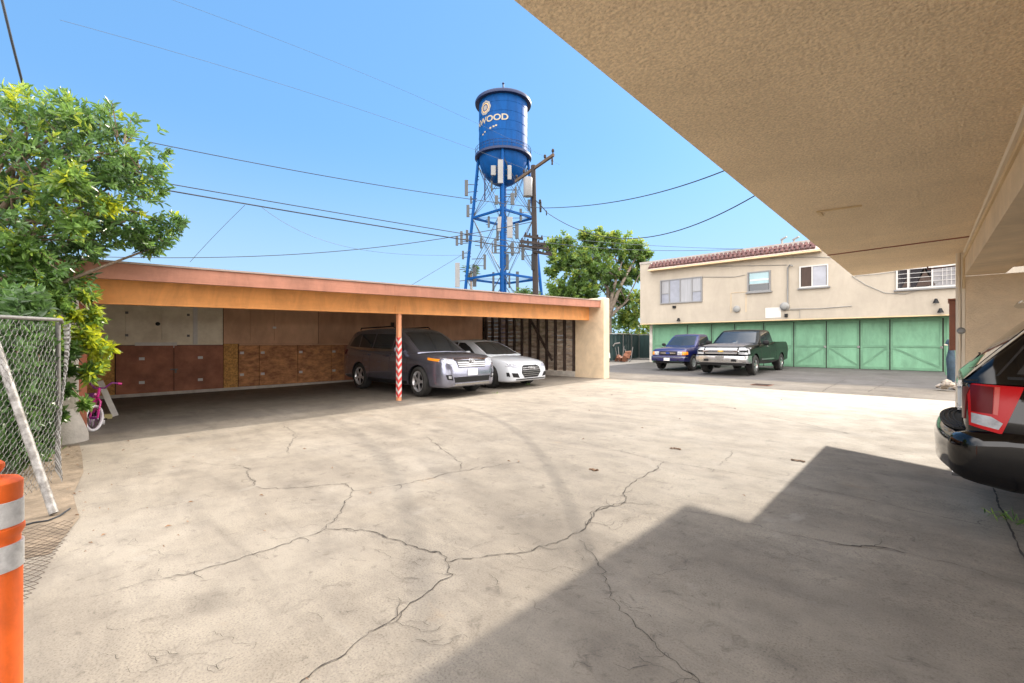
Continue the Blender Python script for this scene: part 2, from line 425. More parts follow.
# ================================================================== GROUND
def ground_material():
    m = bpy.data.materials.new('old_concrete')
    m.use_nodes = True
    nt = m.node_tree; L = nt.links.new
    b = nt.nodes['Principled BSDF']
    tc = nt.nodes.new('ShaderNodeTexCoord'); obj = tc.outputs['Object']
    def noise(scale, detail=5, rough=0.6, dist=0.0, st=None):
        n = nt.nodes.new('ShaderNodeTexNoise')
        n.inputs['Scale'].default_value = scale; n.inputs['Detail'].default_value = detail
        n.inputs['Roughness'].default_value = rough; n.inputs['Distortion'].default_value = dist
        if st:
            mp = nt.nodes.new('ShaderNodeMapping'); mp.inputs['Scale'].default_value = st; mp.inputs['Rotation'].default_value = (0, 0, R(25))
            L(obj, mp.inputs['Vector']); L(mp.outputs['Vector'], n.inputs['Vector'])
        else:
            L(obj, n.inputs['Vector'])
        return n.outputs['Fac']
    def ramp(fac, stops):
        r = nt.nodes.new('ShaderNodeValToRGB')
        e = r.color_ramp.elements
        e[0].position, e[0].color = stops[0][0], (*stops[0][1], 1)
        e[1].position, e[1].color = stops[-1][0], (*stops[-1][1], 1)
        for p, c in stops[1:-1]:
            q = e.new(p); q.color = (*c, 1)
        L(fac, r.inputs['Fac']); return r.outputs['Color']
    def mix(fac, a, c, mode='MIX'):
        x = nt.nodes.new('ShaderNodeMix'); x.data_type = 'RGBA'; x.blend_type = mode
        if isinstance(fac, float): x.inputs[0].default_value = fac
        else: L(fac, x.inputs[0])
        L(a, x.inputs[6]) if not isinstance(a, tuple) else setattr(x.inputs[6], 'default_value', (*a, 1))
        L(c, x.inputs[7]) if not isinstance(c, tuple) else setattr(x.inputs[7], 'default_value', (*c, 1))
        return x.outputs[2]
    base = ramp(noise(0.55, 7, 0.62, 0.4), [(0.30, (0.182, 0.156, 0.124)), (0.5, (0.232, 0.201, 0.160)), (0.70, (0.274, 0.243, 0.200))])
    mid = ramp(noise(3.2, 8, 0.7), [(0.30, (0.70, 0.69, 0.69)), (0.52, (0.98, 0.98, 0.98)), (0.75, (1.12, 1.12, 1.11))])
    c = mix(0.85, base, mid, 'MULTIPLY')
    streak = ramp(noise(1.5, 7, 0.65, 0.8, (0.35, 1.7, 1)), [(0.34, (0.76, 0.755, 0.76)), (0.54, (1.01, 1.01, 1.01))])
    c = mix(0.8, c, streak, 'MULTIPLY')
    blot = ramp(noise(7.5, 6, 0.7, 1.2), [(0.31, (0.50, 0.485, 0.48)), (0.43, (1, 1, 1))])
    c = mix(0.7, c, blot, 'MULTIPLY')
    fine = ramp(noise(95, 4, 0.7), [(0.30, (0.40, 0.39, 0.38)), (0.46, (0.95, 0.95, 0.95)), (0.72, (1.22, 1.21, 1.18))])
    patch = ramp(noise(0.9, 6, 0.65, 0.5), [(0.36, (0.35, 0.35, 0.35)), (0.62, (1, 1, 1))])
    c = mix(patch, c, mix(1.0, c, fine, 'MULTIPLY'))
    vo = nt.nodes.new('ShaderNodeTexVoronoi'); vo.inputs['Scale'].default_value = 38; L(obj, vo.inputs['Vector'])
    pit = ramp(vo.outputs['Distance'], [(0.05, (0.50, 0.48, 0.46)), (0.17, (1, 1, 1))])
    pitm = ramp(noise(1.1, 4, 0.6), [(0.46, (0, 0, 0)), (0.62, (1, 1, 1))])
    c = mix(pitm, c, mix(1.0, c, pit, 'MULTIPLY'))
    pale = ramp(noise(0.8, 6, 0.7, 1.5), [(0.62, (0, 0, 0)), (0.72, (0.5, 0.5, 0.5))])
    c = mix(pale, c, (0.31, 0.285, 0.245))
    rust = ramp(noise(1.3, 5, 0.6, 0.6, (0.6, 1.4, 1)), [(0.66, (0, 0, 0)), (0.80, (0.55, 0.55, 0.55))])
    c = mix(rust, c, (0.25, 0.165, 0.09))
    at = nt.nodes.new('ShaderNodeAttribute'); at.attribute_name = 'stain'
    c = mix(at.outputs['Fac'], c, mix(1.0, c, (0.48, 0.47, 0.47), 'MULTIPLY'))
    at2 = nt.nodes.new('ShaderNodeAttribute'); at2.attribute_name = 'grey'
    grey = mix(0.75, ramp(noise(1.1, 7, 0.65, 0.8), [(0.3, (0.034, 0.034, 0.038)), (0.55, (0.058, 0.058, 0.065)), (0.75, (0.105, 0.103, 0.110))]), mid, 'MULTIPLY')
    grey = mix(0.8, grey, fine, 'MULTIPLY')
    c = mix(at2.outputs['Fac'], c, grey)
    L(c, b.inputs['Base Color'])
    rr = nt.nodes.new('ShaderNodeMapRange'); L(noise(2.5, 5), rr.inputs['Value'])
    rr.inputs['To Min'].default_value = 0.68; rr.inputs['To Max'].default_value = 0.92
    L(rr.outputs['Result'], b.inputs['Roughness'])
    bp = nt.nodes.new('ShaderNodeBump'); bp.inputs['Strength'].default_value = 0.25; bp.inputs['Distance'].default_value = 0.010
    L(noise(70, 6, 0.75), bp.inputs['Height'])
    L(bp.outputs['Normal'], b.inputs['Normal'])
    return m
M['old_concrete'] = ground_material()
M['crack'] = pm('crack', (0.050, 0.042, 0.035), 0.95, var=0.4, scale=20)
M['joint'] = pm('joint', (0.040, 0.036, 0.032), 0.95, var=0.4, scale=9)

xs = np.concatenate([[-1500, -600, -250, -120, -70, -45, -30, -24, -20], np.arange(-17, 3.01, 0.085), [3.5, 4.5, 6, 9, 14, 25, 60, 150, 400, 1500]])
ys = np.concatenate([[-1500, -500, -150, -60, -25, -12, -6], np.arange(-4, 15.01, 0.085), np.arange(15.4, 30, 0.5), [32, 36, 44, 60, 90, 150, 300, 700, 1800]])
gx, gy = np.meshgrid(xs, ys)
gzv = 0.012 * np.clip(gy - 3.0, 0, 22)
verts = np.stack([gx.ravel(), gy.ravel(), gzv.ravel()], 1)
nx, ny = len(xs), len(ys)
ii = np.arange(nx - 1)[None, :] + nx * np.arange(ny - 1)[:, None]
faces = np.stack([ii, ii + 1, ii + 1 + nx, ii + nx], -1).reshape(-1, 4)

# wear: tyre tracks turning into the carport and oil patches in the bays
def seg_dist(px, py, pts):
    d = np.full(px.shape, 1e9)
    for (ax, ay), (bx, by) in zip(pts[:-1], pts[1:]):
        vx, vy = bx - ax, by - ay
        t = np.clip(((px - ax) * vx + (py - ay) * vy) / (vx * vx + vy * vy), 0, 1)
        d = np.minimum(d, np.hypot(px - ax - t * vx, py - ay - t * vy))
    return d
def wpath(pix):
    return [tuple(on_ground(x, y)[:2]) for x, y in pix]
X, Y = gx.ravel(), gy.ravel()
stain = np.zeros(len(X))
wob = 0.05 * np.sin(X * 3.1 + Y * 1.7) + 0.04 * np.sin(X * 7.3 - Y * 4.1)
for pix, w, a in (([(330, 405), (385, 428), (430, 455), (490, 500), (535, 533), (565, 562), (598, 612), (630, 660)], 0.17, 0.30),
                  ([(395, 402), (440, 420), (475, 440), (500, 462), (525, 492), (545, 520)], 0.16, 0.22),
                  ([(200, 440), (300, 420), (420, 412)], 0.25, 0.22),
                  ([(120, 520), (250, 470), (420, 440), (600, 425)], 0.5, 0.14),
                  ([(720, 560), (800, 600), (900, 650)], 0.5, 0.25),
                  ([(860, 470), (780, 440), (640, 400)], 0.5, 0.12)):
    d = seg_dist(X, Y, wpath(pix)) + wob * w / 0.17
    stain = np.maximum(stain, a * np.clip(1.25 - (d / w) ** 2, 0, 1))
rs = np.random.RandomState(5)      # oil drips and spots
for k in range(70):
    cx, cy, r0 = rs.uniform(-8, 1), rs.uniform(.6, 13), rs.uniform(.05, .22)
    q = np.hypot(X - cx, (Y - cy) * rs.uniform(.7, 1.4)) / r0
    stain = np.maximum(stain, rs.uniform(.15, .55) * np.clip(1.3 - q * q, 0, 1) * (q < 1.2))
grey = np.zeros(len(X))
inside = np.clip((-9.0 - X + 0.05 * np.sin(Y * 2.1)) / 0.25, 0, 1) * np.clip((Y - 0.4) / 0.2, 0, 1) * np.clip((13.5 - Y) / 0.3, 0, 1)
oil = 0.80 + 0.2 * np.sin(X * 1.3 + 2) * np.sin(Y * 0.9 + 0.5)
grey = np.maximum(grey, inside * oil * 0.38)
far = np.clip((Y - 15.9) / 0.5, 0, 1)      # shade in front of the garages, painted into the paving colour as grey * np.clip((X + 15) / 0.6, 0, 1)
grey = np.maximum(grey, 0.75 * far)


cracks = MB()
rc = random.Random(3)
spurs = []
def crack(pix, w=0.010, jit=0.016, step=0.05, mi=0):
    pts = [on_ground(x, y) for x, y in pix]
    pl = [pts[0]]
    for a, b in zip(pts[:-1], pts[1:]):
        n = max(1, int((b - a).length / (step * .55)))
        wx = wy = 0.0
        for k in range(1, n + 1):
            p = a.lerp(b, k / n)
            wx = wx * .72 + rc.uniform(-jit, jit) * 1.25; wy = wy * .72 + rc.uniform(-jit, jit) * 1.25
            e = math.sin(PI * k / n) ** .5 if k < n else 0
            pl.append(p + Vector((wx * e, wy * e, 0)))
            if mi == 0 and w > .008 and rc.random() < .05: spurs.append((pl[-1].copy(), rc.uniform(0, 6.28)))
    vs = []; w *= .82
    for i, p in enumerate(pl):
        t = pl[min(i + 1, len(pl) - 1)] - pl[max(i - 1, 0)]
        nrm = Vector((-t.y, t.x, 0)); nrm.normalize()
        ww = w * rc.uniform(0.2, 0.95) * (1.9 if rc.random() < .05 else 1)
        if i in (0, len(pl) - 1): ww *= 0.3
        for s in (-1, 1):
            q = p + nrm * s * ww * 0.5
            vs.append((q.x, q.y, gz(q.x, q.y) + 0.004))
    fs = [(2 * i, 2 * i + 1, 2 * i + 3, 2 * i + 2) for i in range(len(pl) - 1)]
    cracks.mi = mi
    cracks.add(vs, fs)
crack([(575, 440), (592, 445), (664, 462), (700, 467), (787, 482), (868, 500), (945, 518), (1013, 530), (1060, 540)], 0.009, 0.008)
crack([(628, 503), (672, 509), (719, 516), (777, 532), (841, 545), (904, 553), (959, 566), (1022, 584), (1060, 592)], 0.006)
crack([(835, 543), (850, 546), (868, 546), (885, 548), (905, 554)], 0.022, 0.012)
crack([(664, 462), (648, 473), (630, 486), (623, 493), (625, 502), (610, 506), (594, 514), (586, 526)], 0.013)
crack([(170, 577), (200, 571), (235, 561), (275, 548), (304, 537), (326, 529)], 0.010)
crack([(326, 529), (350, 529), (368, 531), (386, 538), (395, 540), (418, 549), (440, 553), (446, 562)], 0.015)
crack([(446, 562), (484, 557), (520, 553), (546, 546), (570, 536), (586, 526), (590, 513), (604, 507), (619, 504), (627, 502)], 0.012)
crack([(446, 562), (453, 575), (432, 590), (408, 606), (390, 622), (368, 635), (345, 655), (309, 677), (296, 690)], 0.010)
crack([(244, 466), (248, 476), (253, 486), (264, 489), (278, 489), (310, 487), (346, 484), (353, 491), (395, 486), (425, 480), (448, 473), (520, 462)], 0.011)
crack([(353, 491), (345, 505), (337, 517), (326, 529)], 0.009)
crack([(284, 426), (290, 430), (295, 433), (292, 442), (289, 451)], 0.011)
crack([(426, 437), (437, 445), (448, 453), (456, 460), (462, 467)], 0.010)
crack([(579, 540), (586, 550), (595, 557), (598, 566), (601, 575), (610, 592), (619, 611), (636, 628), (655, 643), (676, 662), (700, 684), (712, 700)], 0.008)
crack([(720, 466), (728, 458), (733, 450)], 0.008)
crack([(200, 571), (150, 580), (90, 597)], 0.006)
crack([(120, 470), (180, 462), (244, 466)], 0.006)
crack([(640, 392), (690, 400), (760, 414), (850, 434)], 0.010, 0.006)
crack([(800, 383), (770, 377), (740, 376)], 0.02, 0.01)
crack([(846, 379), (838, 383), (828, 388), (822, 392)], 0.02, 0.01)
crack([(889, 381), (880, 386), (868, 392)], 0.02, 0.01)
jn = [(x, 15.9) for x in (-13.5, -10, -7, -4, -1, 2)]  # line drawn where the grey painted for the garage shade begins
cracks.mi = 2
for (xa, ya), (xb, yb) in zip(jn[:-1], jn[1:]): cracks.add([(xa, ya - .012, gz(0, ya) + .004), (xb, yb - .012, gz(0, yb) + .004), (xb, yb + .012, gz(0, yb) + .0045), (xa, ya + .012, gz(0, ya) + .0045)], [(0, 1, 2, 3)])
cracks.mi = 0
crack([(993, 488), (1006, 520), (1024, 557), (1060, 630)], 0.022, 0.004, 0.08, 1)
for p, a in spurs[:]:     # short side cracks leaving the long ones
    vs = []; q = p.copy()
    m_ = rc.randint(4, 9)
    for j in range(m_):
        ww = .005 * (1 - j / m_) + .0008
        vs += [(q.x - ww * math.sin(a) * .5, q.y + ww * math.cos(a) * .5, gz(q.x, q.y) + .0045), (q.x + ww * math.sin(a) * .5, q.y - ww * math.cos(a) * .5, gz(q.x, q.y) + .0045)]
        a += rc.uniform(-.7, .7); q = q + Vector((math.cos(a), math.sin(a), 0)) * .035
    cracks.mi = 0; cracks.add(vs, [(2 * i, 2 * i + 1, 2 * i + 3, 2 * i + 2) for i in range(m_ - 1)])
for k in range(44):     # hairline map cracking in the near slab
    x0, y0 = rc.uniform(120, 700), rc.uniform(520, 670)
    pl = [(x0, y0)]
    for q in range(rc.randint(2, 4)):
        x0 += rc.uniform(-26, 26); y0 += rc.uniform(-8, 10); pl.append((x0, min(y0, 690)))
    crack(pl, 0.0035, 0.01, 0.03)

nv = len(verts)
allv = np.concatenate([verts, np.array(cracks.v)]) 
allf = [tuple(f) for f in faces.tolist()] + [tuple(i + nv for i in f) for f in cracks.f]
gme = bpy.data.meshes.new('ground')
gme.from_pydata(allv.tolist(), [], allf)
gme.materials.append(M['old_concrete']); gme.materials.append(M['crack']); gme.materials.append(M['joint'])
gme.polygons.foreach_set('material_index', [0] * len(faces) + [1 + min(k, 1) for k in cracks.m])
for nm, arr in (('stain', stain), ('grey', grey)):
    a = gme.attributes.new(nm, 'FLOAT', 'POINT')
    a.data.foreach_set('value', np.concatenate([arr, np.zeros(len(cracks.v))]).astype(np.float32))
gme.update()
ground = bpy.data.objects.new('ground', gme)
COL.objects.link(ground)
ground['kind'] = 'structure'

# strip of bare dirt along the foot of the chain link fence
db = MB()
edge = [(-4.2, 0.02), (-4.9, 0.16), (-5.7, 0.20), (-6.6, 0.26), (-7.6, 0.30), (-8.45, 0.34)]
vs = []
for i, (x, y) in enumerate(edge):
    vs += [(x, y + 0.03 * math.sin(i * 2.3), 0.0045), (x - 0.6, y - 2.6, 0.006)]
db.add(vs, [(2 * i, 2 * i + 1, 2 * i + 3, 2 * i + 2) for i in range(len(edge) - 1)])
tag(db.build('dirt_verge', 'dirt'), kind='structure')
# ================================================================== CARPORT (local x runs along the front, local y goes in)
CP = Vector((-8.60, 0.45, 0.0)); CPR = PI / 2 + R(0.5)
cp = thing('carport', 'long flat roofed carport with orange beam, brown wooden lockers and a striped post', 'carport', CP, CPR)
CL = 13.0; CD = 6.05
def rtop(u): return 2.54 + 0.0245 * u
def shear(mb, k=0.0245):
    mb.v = [(x, y, z + k * x) for (x, y, z) in mb.v]; return mb
mb = MB(); mb.box(-0.12, CL, 0.58, CD, 2.385, 2.398); shear(mb).build('ceiling', 'ceiling_paint', cp)
mb = MB(); mb.box(-0.42, CL, 0.09, CD + 0.25, 2.40, 2.50); shear(mb).build('roof', 'roof_dark', cp)
mb = MB(); mb.box(-0.44, CL - 0.005, -0.02, 0.085, 2.285, 2.515); shear(mb).build('fascia', 'fascia', cp)
mb = MB(); mb.box(-0.45, CL - 0.005, -0.045, 0.30, 2.518, 2.545); shear(mb).build('roof_edging', 'roof_edge', cp)
mb = MB(); mb.box(-0.42, CL - 0.01, 0.09, 0.45, 2.36, 2.398); shear(mb).build('eave_shade', 'gap_dark', cp)  # near-black strip stands in for the shade between fascia and beam
mb = MB(); mb.box(-0.10, CL, 0.45, 0.57, 1.957, 2.395)
mb.v = [(x, y, z + (0.0165 if z < 2.1 else 0.0245) * x) for (x, y, z) in mb.v]; mb.build('beam', 'beam_orange', cp)
for k in range(16):
    u = 0.35 + k * 0.82
    mb = MB(); mb.box(u, u + 0.05, 0.58, CD - 0.02, 2.26, 2.397); shear(mb).build('rafter', 'ceiling_paint', cp)
# striped post
pu = 5.25
mb = MB(); mb.box(pu - 0.040, pu + 0.040, 0.463, 0.557, 0.0, 1.957 + 0.0165 * pu); post = mb.build('post', 'post_salmon', cp)
wrap = MB(); wrap.box(pu - 0.042, pu + 0.042, 0.4585, 0.5615, 0.12, 1.50)
wr = wrap.build('tape_wrap', 'white_paint', post)
st = MB(); pitch = 0.165
for k in range(9):
    z = 0.09 + k * pitch
    for face in range(4):
        s0, s1, rise = -0.0605, 0.0605, 0.10
        za, zb = (z, z + rise) if face % 2 == 0 else (z + rise, z)
        e = 0.0445
        za1, zb1 = min(za + 0.085, 1.5), min(zb + 0.085, 1.5)
        if face == 0: q = [(pu - e, 0.458, za), (pu + e, 0.458, zb), (pu + e, 0.458, zb1), (pu - e, 0.458, za1)]
        elif face == 1: q = [(pu + e, 0.458, za), (pu + e, 0.562, zb), (pu + e, 0.562, zb1), (pu + e, 0.458, za1)]
        elif face == 2: q = [(pu + e, 0.562, za), (pu - e, 0.562, zb), (pu - e, 0.562, zb1), (pu + e, 0.562, za1)]
        else: q = [(pu - e, 0.562, za), (pu - e, 0.458, zb), (pu - e, 0.458, zb1), (pu - e, 0.562, za1)]
        st.add(q, [(0, 1, 2, 3)])
st.build('red_stripe', 'tape_red', post)
mb = MB(); mb.box(pu - 0.14, pu + 0.14, 0.437, 0.4495, 2.08, 2.22); mb.build('bracket_plate', 'beam_orange', cp)
# left end wall and its brown post
mb = MB(); mb.box(-0.42, -0.13, 0.12, CD + 0.15, 0.0, 2.40)
mb.build('end_wall', 'white_plaster', cp, bevel=0.03)
mb = MB(); mb.lathe([(0.25, 0), (0.245, 0.10), (0.21, 0.22), (0.16, 0.36), (0.13, 0.46)], 20, (-0.27, 0.22, 0))
mb.build('wall_foot', 'white_plaster', cp, smooth=60)
mb = MB(); mb.box(-0.125, -0.03, 0.44, 0.55, 0.06, 1.96); mb.build('corner_post', 'red_brown', cp)
# right end: stucco wing wall, then a stud wall on a kerb
mb = MB(); mb.box(CL, CL + 0.36, -0.16, 1.06, 0, 2.94); mb.build('wing_wall', 'stucco_wall', cp, bevel=0.02)
mb = MB(); mb.box(CL - 0.02, CL + 0.34, 1.065, CD + 0.1, 0, 0.32); mb.build('kerb', 'white_plaster', cp)
mb = MB()
for k in range(14):
    z0 = 0.325 + k * 0.165
    mb.box(CL + 0.09, CL + 0.115 + 0.006 * (k % 2), 1.065, CD, z0, z0 + 0.16)
mb.build('sheathing', 'sheathing', cp)
for k in range(12):
    y = 1.10 + k * 0.43
    mb = MB(); mb.box(CL, CL + 0.088, y, y + 0.085, 0.322, 2.70); mb.build('stud', 'stud', cp)
mb = MB(); mb.bar((CL - 0.03, 2.1, 0.7), (CL - 0.03, 3.2, 2.3), 0.05, 0.09); mb.build('brace', 'stud', cp)
# back wall
B = CD
mb = MB(); mb.box(-0.13, CL + 0.35, B, B + 0.12, 0.0, 2.84); mb.build('back_wall', 'stud', cp)
mb = MB(); mb.box(-0.12, CL, B - 0.05, B - 0.001, 0.02, 0.10); mb.build('wall_kerb', 'white_plaster', cp)
def panel(name, u0, u1, z0, z1, m, proud=0.03, par=None):
    b_ = MB(); b_.box(u0, u1, B - proud, B - 0.0015, z0, z1); return b_.build(name, m, par or cp)
# white bay
panel('locker_panel', -0.12, 3.06, 1.315, 2.45, 'ply_white', 0.03)
for (a, b_, hinge) in ((0.97, 1.672, 0.99), (1.688, 2.28, 2.25)):
    d = panel('locker_door', a, b_, 1.45, 2.25, 'ply_white', 0.055)
    for z in (1.56, 2.12):
        h = MB(); h.box(hinge - 0.03, hinge + 0.03, B - 0.066, B - 0.0555, z - 0.03, z + 0.03); h.build('hinge', 'steel_galv', d)
h = MB(); h.lathe([(0.05, 0), (0.05, 0.02)], 12, (1.60, B - 0.08, 1.86), 'y'); h.build('knob', 'black_plastic', d)
panel('locker_trim', 2.36, 2.46, 1.33, 2.4, 'white_paint', 0.045)
panel('patch_board', 1.15, 2.0, 1.24, 1.38, 'white_paint', 0.058)
panel('osb_panel', 0.2, 0.77, 0.10, 1.30, 'osb', 0.03)
for (a, b_, hx, kx) in ((0.79, 1.93, 1.28, 1.9), (1.945, 3.06, 2.52, 1.98)):
    d = panel('locker_door', a, b_, 0.10, 1.30, 'door_maroon', 0.06)
    for z in (0.37, 0.97):
        h = MB(); h.box(hx - 0.055, hx + 0.055, B - 0.072, B - 0.0605, z - 0.035, z + 0.035); h.build('hinge', 'white_paint', d)
h = MB(); h.box(1.86, 2.02, B - 0.085, B - 0.0605, 0.66, 0.69); h.box(1.95, 1.99, B - 0.10, B - 0.085, 0.58, 0.67); h.build('padlock', 'steel_galv', d)
panel('osb_panel', 3.08, 3.43, 0.10, 1.34, 'osb', 0.035)
# brown bay
panel('locker_panel', 3.08, 5.74, 1.345, 2.45, 'ply_brown', 0.03)
for (a, b_) in ((3.76, 4.395), (4.41, 5.08)):
    d = panel('locker_door', a, b_, 1.44, 2.30, 'ply_brown', 0.05)
h = MB(); h.box(4.36, 4.45, B - 0.072, B - 0.0505, 1.80, 1.86); h.build('latch', 'white_paint', d)
panel('locker_ledge', 3.45, 6.9, 1.30, 1.343, 'ply_brown', 0.09)
for (a, b_) in ((3.45, 3.98), (4.0, 5.08), (5.1, 6.15), (6.17, 6.62)):
    d = panel('locker_door', a, b_, 0.11, 1.295, 'plank_worn', 0.05)
    for z in (0.45, 1.08):
        h = MB(); h.box(a + 0.03, a + 0.13, B - 0.062, B - 0.0505, z - 0.035, z + 0.035); h.build('hinge', 'white_paint', d)
panel('wall_panel', 5.76, 9.4, 1.345, 2.72, 'ply_brown_dark', 0.03)
panel('wall_panel', 9.42, CL - 0.02, 1.0, 2.75, 'ply_brown_dark', 0.035)
for a, b_ in ((6.64, 8.2), (8.22, 9.4), (9.42, 11.2), (11.22, CL - 0.02)):
    panel('wall_panel', a, b_, 0.11, 1.34 if a < 9.4 else 0.995, 'plank_red', 0.032)
panel('vent_cover', 8.4, 8.55, 2.0, 2.12, 'stud', 0.045)

# white board leaning by the bicycle
mb = MB(); mb.bar((-11.15, 0.90, 0.01), (-11.36, 0.70, 0.66), 0.09, 0.02, up=(1, 0, 0)); 
wb = rebase(mb.build('leaning_board', 'white_paint'), (-11.15, 0.90, 0)); tag(wb, 'narrow white board leaning in the carport corner beside the pink bicycle', 'board')

# ================================================================== GARAGE BUILDING
GY = 24.10; UY = 23.50; G0 = 0.22
ga = thing('apartment_building', 'cream two storey building with green garage doors and a red tile strip', 'building', (-12.5, UY, G0))
off = Vector((-12.5, UY, G0))
def gl(mb): 
    mb.v = [(x - off.x, y - off.y, z - off.z) for x, y, z in mb.v]; return mb
XR = 7.0
mb = MB(); mb.box(-12.55, XR, UY, UY + 9, 2.44, 5.80); gl(mb).build('upper_wall', 'stucco_cream', ga)
mb = MB(); mb.box(-12.57, XR, UY - 0.03, UY + 0.25, 5.805, 5.93); mb.box(-12.57, -12.35, UY + .25, UY + 9, 5.805, 5.93); gl(mb).build('parapet_coping', 'coping', ga)
mb = MB(); mb.box(-12.56, XR, UY - 0.012, UY + 0.58, 2.395, 2.437); gl(mb).build('soffit_trim', 'trim_tan', ga)
mb = MB(); mb.box(-12.25, XR, GY, GY + 8.3, G0 - 0.1, 2.39); gl(mb).build('garage_wall', 'green_door', ga)
mb = MB(); mb.box(-12.27, -12.10, GY - 0.025, GY + 0.2, G0 - 0.1, 2.388); gl(mb).build('corner_trim', 'white_plaster', ga)
# garage doors: X from the pixel of each seam
def gX(px):
    a, b = ray(px); return a * GY / b
seams = [654, 688, 712, 735, 764, 794, 826.5, 860, 890, 943]
DY = GY - 0.04
for i in range(len(seams) - 1):
    x0, x1 = gX(seams[i]) + 0.02, gX(seams[i + 1]) - 0.02
    d = MB(); d.box(x0, x1, DY, GY - 0.002, G0 + 0.05, 2.30); d = gl(d).build('garage_door', 'green_door', ga)
    t = MB(); w = 0.075; y0, y1 = DY - 0.022, DY - 0.001
    t.box(x0, x0 + w, y0, y1, G0 + 0.05, 2.30); t.box(x1 - w, x1, y0, y1, G0 + 0.05, 2.30)
    t.box(x0 + w, x1 - w, y0, y1, 2.21, 2.30)
    t.box(x0 + w, x1 - w, y0, y1, G0 + 0.05, G0 + 0.15); t.box(x0 + w, x1 - w, y0, y1, 1.18, 1.26)
    if i >= 4:
        za, zb = (1.17, G0 + 0.2) if i in (6, 8) else (G0 + 0.2, 1.17)
        if i == 5: za, zb = G0 + .2, 1.17
        if i == 7: za, zb = G0 + .2, 1.17
        t.bar((x0 + w, (y0 + y1) / 2 + 0.003, za), (x1 - w, (y0 + y1) / 2 + 0.003, zb), y1 - y0 - 0.004, 0.07)
    gl(t).build('door_trim', 'green_trim', d)
    s_ = MB(); s_.box(x1 - 0.005, x1 + 0.045, DY - 0.004, GY - 0.003, G0 + 0.03, 2.32); gl(s_).build('door_gap', 'gap_dark', d)
    if i in (5, 6, 8):
        h = MB(); h.box(x1 - 0.06, x1 + 0.02, DY - 0.06, DY - 0.023, 1.15, 1.24); gl(h).build('door_latch', 'steel_old', d)
x0 = gX(947); d = MB(); d.box(x0, x0 + 1.2, DY, GY - 0.002, G0 + 0.05, 2.30); gl(d).build('garage_door', 'green_door', ga)
# mansard strip of barrel tiles
tx0, tx1 = on_y(651, 268, UY).x, on_y(819, 243, UY).x
rows = MB(); rows.mi = 0
tz0, tz1 = 5.46, 5.78
tw = 0.20
n = int((tx1 - tx0) / tw)
for i in range(n):
    for r_ in range(2):
        xa = tx0 + i * tw + (0.1 if r_ else 0)
        za, zb = (tz0, tz0 + 0.20) if r_ == 0 else (tz0 + 0.15, tz1)
        ya, yb = (UY - 0.34, UY - 0.18) if r_ == 0 else (UY - 0.21, UY - 0.05)
        seg = 6; vs = []
        for (yy, zz, rr_) in ((ya, za, 0.096), (yb, zb, 0.080)):
            for k in range(seg + 1):
                a = PI * k / seg
                vs.append((xa + 0.1 - rr_ * math.cos(a), yy - 0.05 * math.sin(a), zz + 0.075 * math.sin(a)))
        fs = [(k, k + 1, seg + 2 + k, seg + 1 + k) for k in range(seg)]
        fs.append(tuple(range(seg, -1, -1)))
        rows.add(vs, fs)
tiles = gl(rows).build('tile_strip', 'tile_red', ga, smooth=50)
mb = MB(); mb.prism([(UY - 0.36, 5.40), (UY - 0.002, 5.34), (UY - 0.002, 5.80), (UY - 0.04, 5.80)], 'x', tx0 + 0.02, tx1 + 0.1); gl(mb).build('tile_backing', 'tile_mortar', tiles)
mb = MB(); mb.box(tx0, tx1 + 0.1, UY - 0.38, UY - 0.003, 5.325, 5.385); gl(mb).build('eave_board', 'trim_tan', ga)
# windows
def window(px0, px1, pt, pb, panes, frame_m, sill=True, mull=0.05):
    a = on_y(px0, pt, UY); b = on_y(px1, pt, UY)
    c = on_y((px0 + px1) / 2, pb, UY); t = on_y((px0 + px1) / 2, pt, UY)
    x0, x1, z0, z1 = a.x, b.x, c.z, t.z
    w = MB(); w.box(x0, x1, UY - 0.02, UY - 0.0015, z0, z1); w = gl(w).build('window', 'gap_dark', ga)
    fr = MB(); e = 0.055; y0, y1 = UY - 0.065, UY - 0.002
    fr.box(x0 - e, x0, y0, y1, z0 - e, z1 + e); fr.box(x1, x1 + e, y0, y1, z0 - e, z1 + e)
    fr.box(x0, x1, y0, y1, z1, z1 + e); fr.box(x0, x1, y0, y1, z0 - e, z0)
    acc = x0; tot = sum(p[0] for p in panes)
    for k, (wd, kind, split) in enumerate(panes):
        xa, xb = acc, acc + (x1 - x0) * wd / tot; acc = xb
        if k: fr.box(xa - mull / 2, xa + mull / 2, y0 + 0.005, y1, z0, z1)
        sp = z0 + (z1 - z0) * split if split else None
        if sp: fr.box(xa + mull / 2, xb - mull / 2, y0 + 0.01, y1, sp - 0.02, sp + 0.02)
        g = MB(); y = UY - 0.03
        g.box(xa + mull / 2, xb - mull / 2, y, y + 0.008, (sp + 0.02) if sp else z0, z1)
        gl(g).build('pane', kind, w)
        if sp:
            g = MB(); g.box(xa + mull / 2, xb - mull / 2, y, y + 0.008, z0, sp - 0.02); gl(g).build('pane', 'glass_shade' if kind != 'glass_teal' else 'glass', w)
    gl(fr).build('frame', frame_m, w)
    if sill:
        s_ = MB(); s_.box(x0 - 0.12, x1 + 0.12, UY - 0.11, UY - 0.003, z0 - 0.115, z0 - 0.058); gl(s_).build('sill', 'frame_grey', w)
    return w
window(661.5, 701.5, 279.5, 302, [(1, 'glass_curtain', .42), (1.25, 'glass_shade', 0), (1.35, 'glass_curtain', 0), (1, 'glass_curtain', .42)], 'frame_grey', False)
w = window(749, 769.5, 272.5, 290.5, [(1, 'glass_teal', .36)], 'frame_grey')
